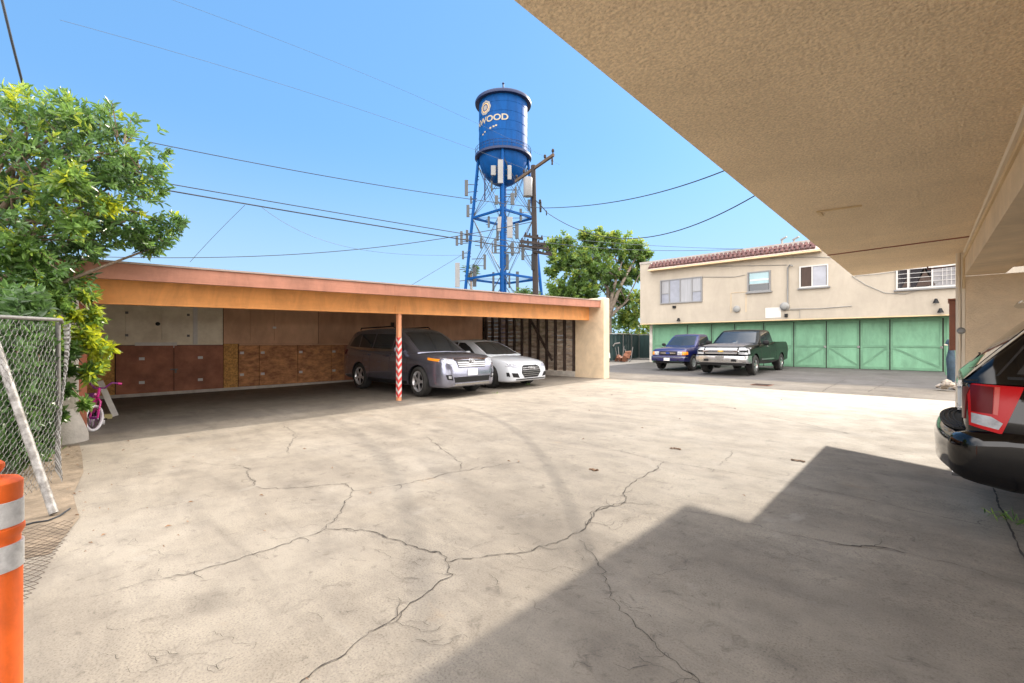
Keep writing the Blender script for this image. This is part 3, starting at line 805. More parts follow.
s_ = MB(); a = on_y(750, 0, UY).x; b = on_y(769, 0, UY).x; zz = on_y(759, 280, UY).z; s_.box(a, b, UY - 0.036, UY - 0.031, zz - 0.03, zz + 0.05); gl(s_).build('blind', 'frame_white', w)
window(801, 827, 266.5, 286, [(1, 'curtain_brown', 0), (1.25, 'glass_shade', 0)], 'frame_white')
w = window(898, 960, 268, 286.5, [(1.05, 'glass', 0), (2.4, 'glass', 0), (2.6, 'glass_curtain', 0)], 'frame_white')
# drawn back curtains and lattice bars of the right hand window
cu = MB(); x0, x1 = on_y(916, 0, UY).x, on_y(932, 0, UY).x; z0, z1 = on_y(924, 286, UY).z, on_y(924, 268, UY).z
cu.prism([(x0, z0), (x1 + 0.1, z0), (x1 - 0.25, z1), (x0 + 0.28, z1)], 'y', UY - 0.039, UY - 0.031); gl(cu).build('curtain', 'curtain_brown', w)
cu = MB(); x0, x1 = on_y(902, 0, UY).x, on_y(911, 0, UY).x
cu.prism([(x0, z0), (x1, z0), (x1 - 0.1, z0 + 0.45), (x0 + 0.2, z0 + 0.45)], 'y', UY - 0.039, UY - 0.031); gl(cu).build('curtain', 'curtain_brown', w)
lat = MB()
xa, xb = on_y(898, 0, UY).x, on_y(960, 0, UY).x
for k in (3, 11, 12, 13, 14):
    x = xa + (xb - xa) * k / 15; lat.box(x - 0.008, x + 0.008, UY - 0.055, UY - 0.042, z0, z1)
for k in range(1, 4):
    z = z0 + (z1 - z0) * k / 4; lat.box(xa, xb, UY - 0.0545, UY - 0.0425, z - 0.008, z + 0.008)
gl(lat).build('lattice', 'frame_white', w)
# service equipment on the wall
p = on_y(788, 315, UY); q = on_y(788, 268, UY)
mb = MB(); mb.tube([(p.x, UY - 0.05, 2.9), (p.x, UY - 0.05, q.z), (p.x + 0.1, UY - 0.12, q.z + 0.12), (p.x + 0.22, UY - 0.15, q.z + 0.05)], 0.032, 8); gl(mb).build('conduit', 'meter_grey', ga, smooth=50)
c = on_y(785, 306.5, UY)
mb = MB(); mb.lathe([(0.19, 0), (0.19, -0.10), (0.13, -0.14), (0.13, -0.2), (0.0, -0.24)], 20, (c.x, UY - 0.005, c.z), 'y'); me_ = gl(mb).build('meter', 'meter_grey', ga, smooth=40)
c2 = on_y(786.5, 315.5, UY); mb = MB(); mb.cbox((c2.x, UY - 0.06, c2.z), (0.12, 0.1, 0.16)); gl(mb).build('meter_box', 'black_plastic', ga)
a = on_y(765.5, 308, UY); b = on_y(781, 317.5, UY); mb = MB(); mb.box(a.x, b.x, UY - 0.012, UY - 0.002, b.z, a.z); gl(mb).build('paint_patch', 'white_paint', ga)
c = on_y(737, 309, UY); mb = MB(); mb.lathe([(0.16, 0), (0.16, -0.07), (0.10, -0.10)], 14, (c.x, UY - 0.003, c.z), 'y'); gl(mb).build('vent_hood', 'meter_grey', ga, smooth=40)
a = on_y(731, 293, UY); b = on_y(746, 312, UY); mb = MB()
mb.tube([(a.x, UY - .012, b.z), (a.x, UY - .012, a.z), (b.x, UY - .012, a.z), (b.x, UY - .012, b.z)], 0.012, 5); gl(mb).build('cable_loop', 'trim_tan', ga)
c = on_y(674.5, 307, UY); mb = MB(); mb.cbox((c.x, UY - 0.04, c.z), (0.17, 0.08, 0.13)); gl(mb).build('wall_vent', 'black_plastic', ga)
for (px, py) in ((679.5, 320), (936, 301.5), (940.5, 311)):
    c = on_y(px, py, UY); mb = MB(); mb.lathe([(0.035, 0.10), (0.05, 0.06), (0.10, -0.07), (0.0, -0.05)], 12, (c.x, UY - 0.14, c.z)); mb.tube([(c.x, UY - 0.002, c.z + 0.09), (c.x, UY - 0.14, c.z + 0.09)], 0.018, 6)
    gl(mb).build('flood_lamp', 'black_plastic', ga, smooth=40)
def wallwire(pix, r=0.012, m='meter_grey'):
    mb = MB(); mb.tube([(on_y(x, y, UY).x, UY - 0.03, on_y(x, y, UY).z) for x, y in pix], r, 5); gl(mb).build('wall_cable', m, ga)
wallwire([(693, 266.5), (740, 266), (787, 265)]); wallwire([(703, 277), (735, 277), (745, 275)]); wallwire([(770, 258.5), (810, 257), (832, 257.5)])
wallwire([(790, 309), (820, 308.5), (852, 306)], 0.014); wallwire([(787, 310), (800, 310), (800, 318)], 0.01)
wallwire([(852, 276), (866, 285), (885, 293), (905, 294), (920, 290), (935, 284), (950, 274), (960, 262)], 0.012)
wallwire([(855, 276), (880, 274), (900, 271)], 0.01)
# little roof vents on the far corner of the parapet
for px in (782, 794):
    c = on_y(px, 243, UY + 1.2); mb = MB(); mb.tube([(c.x, UY + 1.2, 5.8), (c.x, UY + 1.2, c.z + 0.12)], 0.05, 8); mb.bar((c.x - 0.05, UY + 1.2, c.z + .15), (c.x + 0.22, UY + 1.1, c.z + 0.25), 0.10, 0.06); gl(mb).build('roof_vent', 'meter_grey', ga)

# ================================================================== OVERHANGING BUILDING (we stand under it)
H = 2.77
ov = thing('apartment_building', 'tan stucco building whose upper floor overhangs the driveway on the right', 'building', (2.5, 9.7, 0.08))
oo = Vector((2.5, 9.7, 0.08))
def ol(mb):
    mb.v = [(x - oo.x, y - oo.y, z - oo.z) for x, y, z in mb.v]; return mb
mb = MB()
YB = -0.6
poly = [(-1.235, YB), (-1.26, 1.1), (-1.40, 11.68), (0.155, 11.1), (6.0, 11.1), (6.0, YB)]
# upper floor as a solid: soffit below, walls round it
mb.prism(poly, 'z', H, 4.62); ol(mb).build('upper_floor', 'stucco_tan', ov)
mb = MB(); mb.prism([(-1.99, YB), (-2.05, 11.72), (6.4, 11.15), (6.4, YB)], 'z', 4.625, 6.3); ol(mb).build('roof', 'tile_red', ov)
# dropped beam along the soffit
mb = MB(); mb.prism([(0.43, YB), (0.355, 4.33), (0.20, 9.70), (0.62, 9.70), (0.78, 4.33), (0.85, YB)], 'z', 2.39, H - 0.002); ol(mb).build('dropped_beam', 'stucco_wall', ov)
mb = MB(); mb.prism([(0.854, YB), (0.784, 4.33), (0.624, 9.60), (6.0, 9.60), (6.0, YB)], 'z', 2.46, 2.6); ol(mb).build('bay_ceiling', 'stucco_wall', ov)
mb = MB(); mb.box(0.205, 6.0, 9.705, 11.0, 0.0, 2.386); ol(mb).build('end_wall', 'stucco_wall', ov)
mb = MB(); mb.box(0.165, 0.203, 9.70, 11.05, 0, H - 0.003); ol(mb).build('corner_board', 'pipe_cream', ov)
for y in (YB + .2, 4.5):
    mb = MB(); mb.box(5.6, 5.9, y, y + .3, 0, 2.455); ol(mb).build('pillar', 'stucco_wall', ov)
# control joint, cable strip and conduits on the soffit
mb = MB(); mb.bar((-1.36, 8.62, H - 0.004), (0.33, 8.36, H - 0.004), 0.025, 0.02); ol(mb).build('control_joint', 'cabinet_rust', ov)
def soff(px, py):
    d = (H - CAMZ) * FPX / (342.5 - py); return P(px, py, d)
a, b = soff(818, 211), soff(862, 205); mb = MB(); mb.bar((a.x, a.y, H - 0.008), (b.x, b.y, H - 0.008), 0.02, 0.014); c = soff(822, 215); mb.bar((a.x, a.y, H - 0.008), (c.x, c.y, H - 0.008), 0.03, 0.014); ol(mb).build('cable_clip', 'trim_tan', ov)
mb = MB(); mb.tube([(0.41, YB, H - 0.02), (0.335, 4.33, H - 0.02), (0.20, 9.65, H - 0.02)], 0.022, 6); ol(mb).build('soffit_conduit', 'pipe_cream', ov, smooth=50)
mb = MB(); mb.tube([(0.415, YB, H - 0.10), (0.345, 4.33, H - 0.10), (0.195, 9.67, H - 0.10), (0.185, 9.69, 2.2)], 0.018, 6); ol(mb).build('beam_conduit', 'trim_tan', ov, smooth=50)
mb = MB(); mb.tube([(-0.25, 11.2, H - 0.03), (-0.25, 11.2, H + 0.0)], 0.012, 6); mb.bar((-0.25, 11.22, H - 0.05), (0.16, 11.05, H - 0.045), 0.03, 0.02); ol(mb).build('edge_trim', 'tile_red', ov)
for k, (x, y, z1) in enumerate(((0.13, 9.72, 2.75), (0.13, 9.98, 1.3), (0.14, 10.35, 1.3))):
    mb = MB(); mb.tube([(x, y, 0.05), (x, y, z1)], 0.03, 8); ol(mb).build('riser_pipe', 'pipe_cream', ov, smooth=50)

# brown electrical cabinet hung on the wall end
eb = thing('electrical_cabinet', 'rusty brown metal cabinet hung on the end of the tan wall', 'cabinet', (0.11, 10.1, 1.26))
mb = MB(); mb.box(-0.08, 0.035, -0.35, 0.40, 0, 0.77); mb.build('cabinet_box', 'cabinet_rust', eb, bevel=0.008)
mb = MB(); mb.box(-0.095, 0.04, -0.365, 0.415, 0.772, 0.80); mb.build('cabinet_lid', 'cabinet_rust', eb)
mb = MB(); mb.lathe([(0.05, 0), (0.05, -0.03), (0.03, -0.05), (0, -0.05)], 14, (0.05, -0.38, 0.30), 'y'); mb.build('meter_dial', 'meter_grey', eb, smooth=40)
# ================================================================== VEHICLES (local x forward, y left, z up; origin between the axles)
def pchip(xk, yk, x):
    xk = np.asarray(xk, float); yk = np.asarray(yk, float); x = np.asarray(x, float)
    h = np.diff(xk); dl = np.diff(yk) / h
    m = np.zeros(len(xk)); m[0] = dl[0]; m[-1] = dl[-1]
    for i in range(1, len(xk) - 1):
        if dl[i - 1] * dl[i] > 0:
            w1 = 2 * h[i] + h[i - 1]; w2 = h[i] + 2 * h[i - 1]
            m[i] = (w1 + w2) / (w1 / dl[i - 1] + w2 / dl[i])
    i = np.clip(np.searchsorted(xk, x) - 1, 0, len(xk) - 2)
    t = (x - xk[i]) / h[i]
    return ((1 + 2 * t) * (1 - t) ** 2 * yk[i] + t * (1 - t) ** 2 * h[i] * m[i] + t * t * (3 - 2 * t) * yk[i + 1] + t * t * (t - 1) * h[i] * m[i + 1])

def catmull(pts, n=3):
    out = []
    k = len(pts)
    for i in range(k - 1):
        p0 = pts[max(i - 1, 0)]; p1 = pts[i]; p2 = pts[i + 1]; p3 = pts[min(i + 2, k - 1)]
        for q in range(n):
            t = q / n
            out.append(tuple(0.5 * ((2 * b) + (-a + c) * t + (2 * a - 5 * b + 4 * c - d) * t * t + (-a + 3 * b - 3 * c + d) * t ** 3) for a, b, c, d in zip(p0, p1, p2, p3)))
    out.append(pts[-1])
    return out

def loft(mb, rings):
    n = len(rings[0]); vs = [p for r in rings for p in r]; fs = []
    for i in range(len(rings) - 1):
        for j in range(n):
            fs.append((i * n + j, i * n + (j + 1) % n, (i + 1) * n + (j + 1) % n, (i + 1) * n + j))
    fs.append(tuple(range(n - 1, -1, -1))); fs.append(tuple(range((len(rings) - 1) * n, len(rings) * n)))
    mb.add(vs, fs)

def lower_rings(st, nx=64, crease=0.0):
    st = sorted(st); a = np.array(st)
    base = np.linspace(a[0, 0], a[-1, 0], nx)
    x = np.unique(np.concatenate([base, a[:, 0], np.linspace(a[0, 0], a[0, 0] + .3, 10), np.linspace(a[-1, 0] - .4, a[-1, 0], 14)]))
    hw, zb, zs, zt = (pchip(a[:, 0], a[:, k], x) for k in range(1, 5))
    rings = []
    for X_, w, b, s_, t in zip(x, hw, zb, zs, zt):
        hgt = s_ - b
        half = [(0, b), (w * .80, b), (w * .95, b + .05 * hgt), (w * .985, b + .22 * hgt), (w, b + .48 * hgt), (w * .995, b + .64 * hgt), (w * (.975), b + .84 * hgt), (w * .93, s_ - .015 * hgt), (w * .86, s_ + (t - s_) * .45), (w * .5, s_ + (t - s_) * .88), (0, t)]
        half = catmull(half, 3)
        ring = half + [(-y, z) for y, z in half[-2:0:-1]]
        rings.append([(X_, y, z) for y, z in ring])
    return rings

def cabin_rings(prof, z0, hwb, hwr, zroof, nx=46, round_=.06, plan=None):
    a = np.array(sorted(prof))
    x = np.unique(np.concatenate([np.linspace(a[0, 0], a[-1, 0], nx), a[:, 0]]))
    zr = pchip(a[:, 0], a[:, 1], x)
    rings = []
    x0, x1 = a[0, 0], a[-1, 0]
    for X_, zt in zip(x, zr):
        pf = 1.0
        if plan:  # narrow towards both ends in plan
            e = max(0, (X_ - (x1 - plan[1])) / plan[1]); r_ = max(0, ((x0 + plan[0]) - X_) / plan[0])
            pf = 1 - 0.10 * e * e - 0.10 * r_ * r_
        zt = max(zt, z0 + .03)
        def w(z): return pf * (hwb + (hwr - hwb) * (z - z0) / (zroof - z0))
        rd = min(round_, (zt - z0) * .4)
        half = [(0, z0), (w(z0) * .7, z0), (w(z0), z0 + .002), (w(z0 + (zt - rd - z0) * .5), z0 + (zt - rd - z0) * .5), (w(zt - rd), zt - rd), (w(zt) - rd * .25, zt - rd * .42), (w(zt) - rd * .9, zt - rd * .10), (w(zt) * .5, zt + .010), (0, zt + .018)]
        half = [half[0], half[1]] + catmull(half[2:], 3)
        ring = half + [(-y, z) for y, z in half[-2:0:-1]]
        rings.append([(X_, y, z) for y, z in ring])
    return rings

def mesh_boolean(me, cutters):
    o = bpy.data.objects.new('tmp_body', me); COL.objects.link(o)
    tmp = []
    for c in cutters:
        co = bpy.data.objects.new('tmp_cut', c); COL.objects.link(co); tmp.append(co)
        md = o.modifiers.new('b', 'BOOLEAN'); md.operation = 'DIFFERENCE'; md.object = co; md.solver = 'EXACT'
        md.use_self = True
    dg = bpy.context.evaluated_depsgraph_get(); dg.update()
    res = bpy.data.meshes.new_from_object(o.evaluated_get(dg), depsgraph=dg)
    for t in tmp + [o]: bpy.data.objects.remove(t)
    return res

class Body:
    def __init__(s, root, rings_list, mats, cutters, extra=None, smooth=32, name='body'):
        mb = MB(); loft(mb, rings_list[0])
        me = mb.mesh('body', mats)
        if cutters: me = mesh_boolean(me, cutters)
        bm = bmesh.new(); bm.from_mesh(me)
        for f in bm.faces: f.material_index = 0
        for r in rings_list[1:]:
            m2 = MB(); loft(m2, r); t = m2.mesh('t', mats); bm.from_mesh(t); bpy.data.meshes.remove(t)
        if extra:
            k0 = len(bm.faces); t = extra.mesh('t', mats); bm.from_mesh(t); bm.faces.ensure_lookup_table()
            for f in bm.faces[k0:]: f.material_index = 1
            bpy.data.meshes.remove(t)
        bm.to_mesh(me); 
        s.bvh = BVHTree.FromBMesh(bm)
        bm.free()
        me.name = 'body'
        me.polygons.foreach_set('use_smooth', [True] * len(me.polygons)); me.set_sharp_from_angle(angle=R(smooth))
        o = bpy.data.objects.new(name, me); COL.objects.link(o); o.parent = root
        s.o = o; s.root = root
    def cast(s, axis, a, b):
        if axis in ('x+', 'x-'):
            sg = 1 if axis == 'x+' else -1
            h = s.bvh.ray_cast(Vector((6 * sg, a, b)), Vector((-sg, 0, 0)))
        elif axis in ('y+', 'y-'):
            sg = 1 if axis == 'y+' else -1
            h = s.bvh.ray_cast(Vector((a, 6 * sg, b)), Vector((0, -sg, 0)))
        else:
            h = s.bvh.ray_cast(Vector((a, b, 6)), Vector((0, 0, -1)))
        return h[0]
    def decal(s, name, poly, axis, m, off=.004, res=.06, parent=None, depth=.012, maxdrop=.35, smooth=40):
        bm = bmesh.new()
        vs = [bm.verts.new((p[0], p[1], 0)) for p in poly]
        bm.faces.new(vs)
        bmesh.ops.triangulate(bm, faces=bm.faces[:])
        xs_ = [p[0] for p in poly]; ys_ = [p[1] for p in poly]
        for k, (lo, hi) in enumerate(((min(xs_), max(xs_)), (min(ys_), max(ys_)))):
            n = int((hi - lo) / res)
            for i in range(1, n + 1):
                c = lo + (hi - lo) * i / (n + 1)
                co = (c, 0, 0) if k == 0 else (0, c, 0); no = (1, 0, 0) if k == 0 else (0, 1, 0)
                bmesh.ops.bisect_plane(bm, geom=bm.verts[:] + bm.edges[:] + bm.faces[:], plane_co=co, plane_no=no, dist=1e-5)
        d = {'x+': Vector((1, 0, 0)), 'x-': Vector((-1, 0, 0)), 'y+': Vector((0, 1, 0)), 'y-': Vector((0, -1, 0)), 'z': Vector((0, 0, 1))}[axis]
        hits = {v: s.cast(axis, v.co.x, v.co.y) for v in bm.verts}
        ax = 'xyz'.index(axis[0]); sg = -1 if axis.endswith('-') else 1
        vals = sorted(h[ax] * sg for h in hits.values() if h is not None)
        if not vals: bm.free(); return None
        top = vals[-1]
        for v in bm.verts:
            h = hits[v]
            a, b = v.co.x, v.co.y
            val = (h[ax] * sg) if h is not None else top - maxdrop
            val = max(val, top - maxdrop)
            p = [0, 0, 0]; p[ax] = val * sg
            rest = [i for i in range(3) if i != ax]; p[rest[0]] = a; p[rest[1]] = b
            v.co = Vector(p) + d * off
        r = bmesh.ops.extrude_face_region(bm, geom=bm.faces[:])
        nv_ = [g for g in r['geom'] if isinstance(g, bmesh.types.BMVert)]
        for v in nv_: v.co -= d * (depth + off)
        bmesh.ops.recalc_face_normals(bm, faces=bm.faces)
        me = bpy.data.meshes.new(name); bm.to_mesh(me); bm.free()
        me.materials.append(M[m])
        me.polygons.foreach_set('use_smooth', [True] * len(me.polygons)); me.set_sharp_from_angle(angle=R(smooth))
        o = bpy.data.objects.new(name, me); COL.objects.link(o); o.parent = parent or s.root
        return o
    def both(s, name, poly, m, **kw):
        return [s.decal(name, poly, 'y-', m, **kw), s.decal(name, poly, 'y+', m, **kw)]
    def frontpair(s, name, poly, axis, m, **kw):
        return [s.decal(name, poly, axis, m, **kw), s.decal(name, [(-a, b) for a, b in poly][::-1], axis, m, **kw)]

def arch_cutters(axles, rad, hw, zc):
    out = []
    for x in axles:
        for sg in (-1, 1):
            m = MB(); m.lathe([(rad, sg * (hw - .30)), (rad, sg * (hw + .25))], 32, (x, 0, zc), 'y')
            out.append(m.mesh('cut', ['paint_black']))
    return out
def liners(axles, rad, hw, zc):
    mb = MB()
    for x in axles:
        for sg in (-1, 1):
            n = 24; vs = []
            for (r_, y) in ((rad - .012, hw - .02), (rad - .012, hw - .29), (0.02, hw - .29)):
                for k in range(n + 1):
                    a = -0.25 + (PI + .5) * k / n
                    vs.append((x + r_ * math.cos(a), sg * y, zc + r_ * math.sin(a)))
            fs = [(i * (n + 1) + k, i * (n + 1) + k + 1, (i + 1) * (n + 1) + k + 1, (i + 1) * (n + 1) + k) for i in range(2) for k in range(n)]
            mb.add(vs, fs)
    return mb
def wheel_meshes(rad, w, rimr, spokes, rim_m, twin=True, dark='black_plastic'):
    t = MB()
    t.lathe([(rimr, -w * .42), (rimr + .02, -w * .5), (rad - .045, -w * .52), (rad - .012, -w * .42), (rad, -w * .25), (rad - .006, -w * .02), (rad - .006, w * .02), (rad, w * .25), (rad - .012, w * .42), (rad - .045, w * .52), (rimr + .02, w * .5), (rimr, w * .42)], 36, axis='y', closed=True)
    tm = t.mesh('tyre', 'rubber', 35)
    r_ = MB(); r_.mi = 0
    r_.lathe([(rimr + .004, w * .43), (rimr - .012, w * .45), (rimr - .022, w * .40), (rimr - .035, w * .2)], 36, axis='y', caps=False)
    r_.lathe([(.075, w * .28), (.07, w * .39), (.045, w * .42), (0, w * .42)], 16, axis='y')
    for k in range(spokes):
        for q in ((-.10, .10) if twin else (0,)):
            a = 2 * PI * k / spokes; a2 = a + q
            p0 = Vector((math.sin(a2 * .3 + a * .7) * .05, w * .36, math.cos(a2 * .3 + a * .7) * .05)); p1 = Vector((math.sin(a2) * (rimr - .012), w * .40, math.cos(a2) * (rimr - .012)))
            r_.bar(p0, p1, .032 if twin else .06, .03, up=(0, 1, 0))
    r_.mi = 1
    r_.lathe([(rimr - .03, w * .12), (0, w * .10)], 28, axis='y')
    rm = r_.mesh('rim', [rim_m, dark], 35)
    return tm, rm
def add_wheels(root, axles, track, rad, tm, rm, steer=0.0):
    for i, x in enumerate(axles):
        for sg in (-1, 1):
            o = bpy.data.objects.new('wheel', tm); COL.objects.link(o); o.parent = root
            o.location = (x, sg * track, rad)
            rz = 0 if sg > 0 else PI
            if i == 0: rz += steer
            o.rotation_euler = (0, random.uniform(0, 3), rz)
            k = bpy.data.objects.new('rim', rm); COL.objects.link(k); k.parent = o
def mirrors(root, x, y, z, m, size=(.12, .20, .16)):
    for sg in (-1, 1):
        mb = MB(); n = 12; rings = []
        for i in range(7):
            t = i / 6; e = math.sin(PI * (.14 + .72 * t)) ** .5
            yy = y + .06 + size[1] * t
            rings.append([(x + size[0] * .5 * e * math.copysign(abs(math.cos(a)) ** .6, math.cos(a)), sg * yy, z + size[2] * .5 * e * math.copysign(abs(math.sin(a)) ** .6, math.sin(a))) for a in [2 * PI * k / n for k in range(n)]])
        loft(mb, rings); mb.bar((x, sg * (y - .05), z - .05), (x, sg * (y + .10), z - .03), .06, .035)
        mb.build('wing_mirror', m, root, smooth=50)
def handle(root, x, y, z, m):
    for sg in (-1, 1):
        mb = MB(); mb.cbox((x, sg * (y + .012), z), (.19, .03, .032)); mb.build('door_handle', m, root, bevel=.008)
def seams(B_, xs_list, z0, z1):
    for x in xs_list:
        zt = z1(x) if callable(z1) else z1
        B_.both('door_seam', [(x - .005, z0), (x + .005, z0), (x + .005, zt), (x - .005, zt)], 'gap_dark', off=.0015, res=.08)
def bumper(name, root, xf, hw, z0, z1, depth, bow, m, wrap=.35, sgn=1):
    mb = MB(); rings = []
    n = 28
    for i in range(n + 1):
        t = -1 + 2 * i / n
        y = hw * math.sin(t * PI / 2) if abs(t) < 1 else hw * t
        x = xf - bow * abs(t) ** 2.2 - (wrap * max(0, abs(t) - .82) / .18)
        h = (z1 - z0)
        prof = [(0, z0 + .1 * h), (.02, z0 + .02 * h), (.05, z0), (depth, z0), (depth, z1), (.04, z1), (.008, z1 - .06 * h), (-.012, z0 + .62 * h), (-.008, z0 + .4 * h)]
        rings.append([(sgn * (x - px), y, z) for px, z in prof])
    loft(mb, rings)
    return mb.build(name, m, root, smooth=35)

# ---------------- grey sport utility vehicle under the carport
th = R(2.0); wb = 2.79
c0 = Vector((-9.36, 6.46, 0)) - Vector((math.cos(th), math.sin(th), 0)) * (wb / 2) + Vector((-math.sin(th), math.cos(th), 0)) * .83
c0.z = gz(c0.x, c0.y)
suv = thing('sport_utility_vehicle', 'dark grey sport utility vehicle parked behind the striped carport post', 'car', c0, th)
st = [(-2.50, .74, .50, .95, .97), (-2.46, .84, .40, 1.04, 1.05), (-2.36, .90, .32, 1.10, 1.10), (-2.0, .945, .28, 1.13, 1.13), (-1.0, .96, .25, 1.10, 1.10), (.3, .962, .24, 1.06, 1.07), (.95, .96, .24, 1.04, 1.09), (1.5, .95, .24, 1.00, 1.085), (1.95, .925, .24, .965, 1.04), (2.16, .88, .24, .92, .985), (2.27, .82, .25, .86, .91), (2.33, .74, .28, .76, .80), (2.36, .64, .34, .64, .67)]
cab = [(-2.44, 1.10), (-2.36, 1.28), (-2.2, 1.52), (-2.05, 1.64), (-1.6, 1.70), (-.8, 1.725), (-.1, 1.715), (.22, 1.655), (.5, 1.52), (.85, 1.31), (1.22, 1.08)]
AX = (1.395, -1.395)
s = Body(suv, [lower_rings(st), cabin_rings(cab, 1.04, .905, .66, 1.72, plan=(.5, .8))], ['paint_suv', 'black_plastic'], arch_cutters(AX, .415, .96, .37), liners(AX, .415, .95, .37))
tm, rm = wheel_meshes(.37, .24, .255, 5, 'alloy', True)
add_wheels(suv, AX, .83, .37, tm, rm, R(-6))
s.both('side_window', [(.72, 1.13), (.20, 1.11), (.20, 1.52), (.30, 1.50), (.5, 1.38)], 'glass')
s.both('side_window', [(.13, 1.11), (-.78, 1.12), (-.78, 1.57), (.13, 1.55)], 'glass')
s.both('side_window', [(-.86, 1.12), (-1.52, 1.15), (-1.55, 1.57), (-.86, 1.575)], 'glass')
s.both('side_window', [(-1.60, 1.155), (-2.12, 1.22), (-1.98, 1.45), (-1.72, 1.565), (-1.62, 1.57)], 'glass')
for poly in ([(.76, 1.108), (.76, 1.124), (-2.16, 1.215), (-2.16, 1.198), (-1.5, 1.125), (-.8, 1.098)],): s.both('window_trim', poly, 'chrome', off=.006)
s.decal('windscreen', [(-.70, 1.125), (-.35, 1.10), (.35, 1.10), (.70, 1.125), (.60, 1.60), (.3, 1.635), (-.3, 1.635), (-.60, 1.60)], 'x+', 'glass', maxdrop=1.0)
s.decal('rear_window', [(-.60, 1.25), (.60, 1.25), (.54, 1.56), (-.54, 1.56)], 'x-', 'glass', maxdrop=.6)
g = s.decal('grille', [(-.44, .72), (.44, .72), (.50, .92), (-.50, .92)], 'x+', 'black_gloss', off=.008)
for z in (.755, .80, .845): s.decal('grille_bar', [(-.44, z - .011), (.44, z - .011), (.45, z + .011), (-.45, z + .011)], 'x+', 'chrome_worn', off=.016, parent=g)
s.decal('grille_trim', [(-.52, .905), (.52, .905), (.54, .95), (-.54, .95)], 'x+', 'chrome', off=.02, parent=g)
em = s.cast('x+', 0, .87)
mb = MB(); mb.tube([(em.x + .03, .085 * math.cos(a), .885 + .055 * math.sin(a)) for a in [2 * PI * k / 20 for k in range(21)]], .010, 6); mb.tube([(em.x + .03, .035 * math.cos(a), .885 + .05 * math.sin(a)) for a in [2 * PI * k / 16 for k in range(17)]], .007, 6); mb.tube([(em.x + .03, .06 * math.cos(a), .912 + .02 * math.sin(a)) for a in [2 * PI * k / 16 for k in range(17)]], .007, 6); mb.build('emblem', 'chrome', suv, smooth=50)
s.frontpair('headlight', [(.50, .80), (.70, .815), (.865, .87), (.86, .965), (.74, .955), (.53, .915)], 'x+', 'lamp_clear', off=.008, maxdrop=.5)
s.both('turn_signal', [(1.75, .905), (2.10, .875), (2.12, .93), (1.72, .965)], 'lamp_amber', off=.007)
s.decal('lower_intake', [(-.56, .37), (.56, .37), (.60, .50), (-.60, .50)], 'x+', 'black_plastic', off=.006)
s.decal('skid_plate', [(-.60, .29), (.60, .29), (.56, .345), (-.56, .345)], 'x+', 'chrome_worn', off=.012)
s.frontpair('fog_lamp_bezel', [(.62, .43), (.76, .45), (.80, .56), (.66, .56)], 'x+', 'black_plastic', off=.006, maxdrop=.5)
s.frontpair('fog_lamp', [(.67, .47), (.74, .48), (.74, .54), (.68, .54)], 'x+', 'lamp_clear', off=.014, maxdrop=.5)
s.decal('number_plate', [(-.155, .53), (.155, .53), (.155, .68), (-.155, .68)], 'x+', 'plate', off=.02)
s.both('body_cladding', [(-.93, .26), (.93, .25), (.93, .36), (-.93, .37)], 'black_plastic', off=.006)
s.both('tail_lamp', [(-2.44, .95), (-2.20, 1.0), (-2.16, 1.12), (-2.40, 1.14)], 'lamp_red_dark', off=.006)
seams(s, (.95, .16, -.82, -1.18), .37, 1.08)
mirrors(suv, .62, .86, 1.15, 'paint_suv'); handle(suv, -.02, .945, .99, 'paint_suv'); handle(suv, -.98, .945, 1.0, 'paint_suv')
for sg in (-1, 1):
    mb = MB(); mb.tube([(-1.9, sg * .60, 1.70), (-1.85, sg * .61, 1.755), (-.2, sg * .60, 1.775), (-.1, sg * .59, 1.73)], .018, 8); mb.build('roof_rail', 'black_plastic', suv, smooth=50)
mb = MB(); mb.cbox((.40, .1, 1.44), (.02, .12, .09)); mb.build('interior_mirror', 'black_plastic', suv)

# ---------------- white saloon beside it
th = R(3.0); wb = 2.82
c0 = Vector((-9.46, 8.92, 0)) - Vector((math.cos(th), math.sin(th), 0)) * (wb / 2) + Vector((-math.sin(th), math.cos(th), 0)) * .80
c0.z = gz(c0.x, c0.y)
sed = thing('white_saloon', 'white low sports saloon with a hexagonal grille parked in the carport', 'car', c0, th)
st = [(-2.36, .70, .45, .86, .89), (-2.30, .82, .34, .92, .95), (-2.1, .88, .26, .95, .98), (-1.2, .92, .19, .94, .95), (.0, .922, .18, .915, .92), (.8, .92, .18, .88, .94), (1.3, .915, .18, .83, .915), (1.75, .895, .18, .77, .85), (2.0, .86, .18, .72, .785), (2.14, .81, .19, .66, .72), (2.22, .74, .21, .58, .63), (2.26, .62, .25, .48, .51)]
cab = [(-2.15, .96), (-1.75, 1.10), (-1.2, 1.26), (-.6, 1.36), (-.05, 1.385), (.3, 1.345), (.6, 1.23), (.95, 1.06), (1.22, .92)]
AX = (1.41, -1.41)
s = Body(sed, [lower_rings(st), cabin_rings(cab, .90, .86, .58, 1.385, plan=(.9, .8), round_=.05)], ['paint_white', 'black_plastic'], arch_cutters(AX, .365, .92, .335), liners(AX, .365, .91, .335))
tm, rm = wheel_meshes(.335, .24, .245, 10, 'alloy_dark', False)
add_wheels(sed, AX, .795, .335, tm, rm, R(-4))
s.both('side_window', [(.74, .985), (-.10, .97), (-.10, 1.30), (.15, 1.29), (.45, 1.16)], 'glass')
s.both('side_window', [(-.16, .97), (-1.38, 1.01), (-1.18, 1.13), (-.75, 1.27), (-.16, 1.31)], 'glass')
s.decal('windscreen', [(-.70, .965), (-.35, .945), (.35, .945), (.70, .965), (.55, 1.30), (.27, 1.325), (-.27, 1.325), (-.55, 1.30)], 'x+', 'glass', maxdrop=1.1)
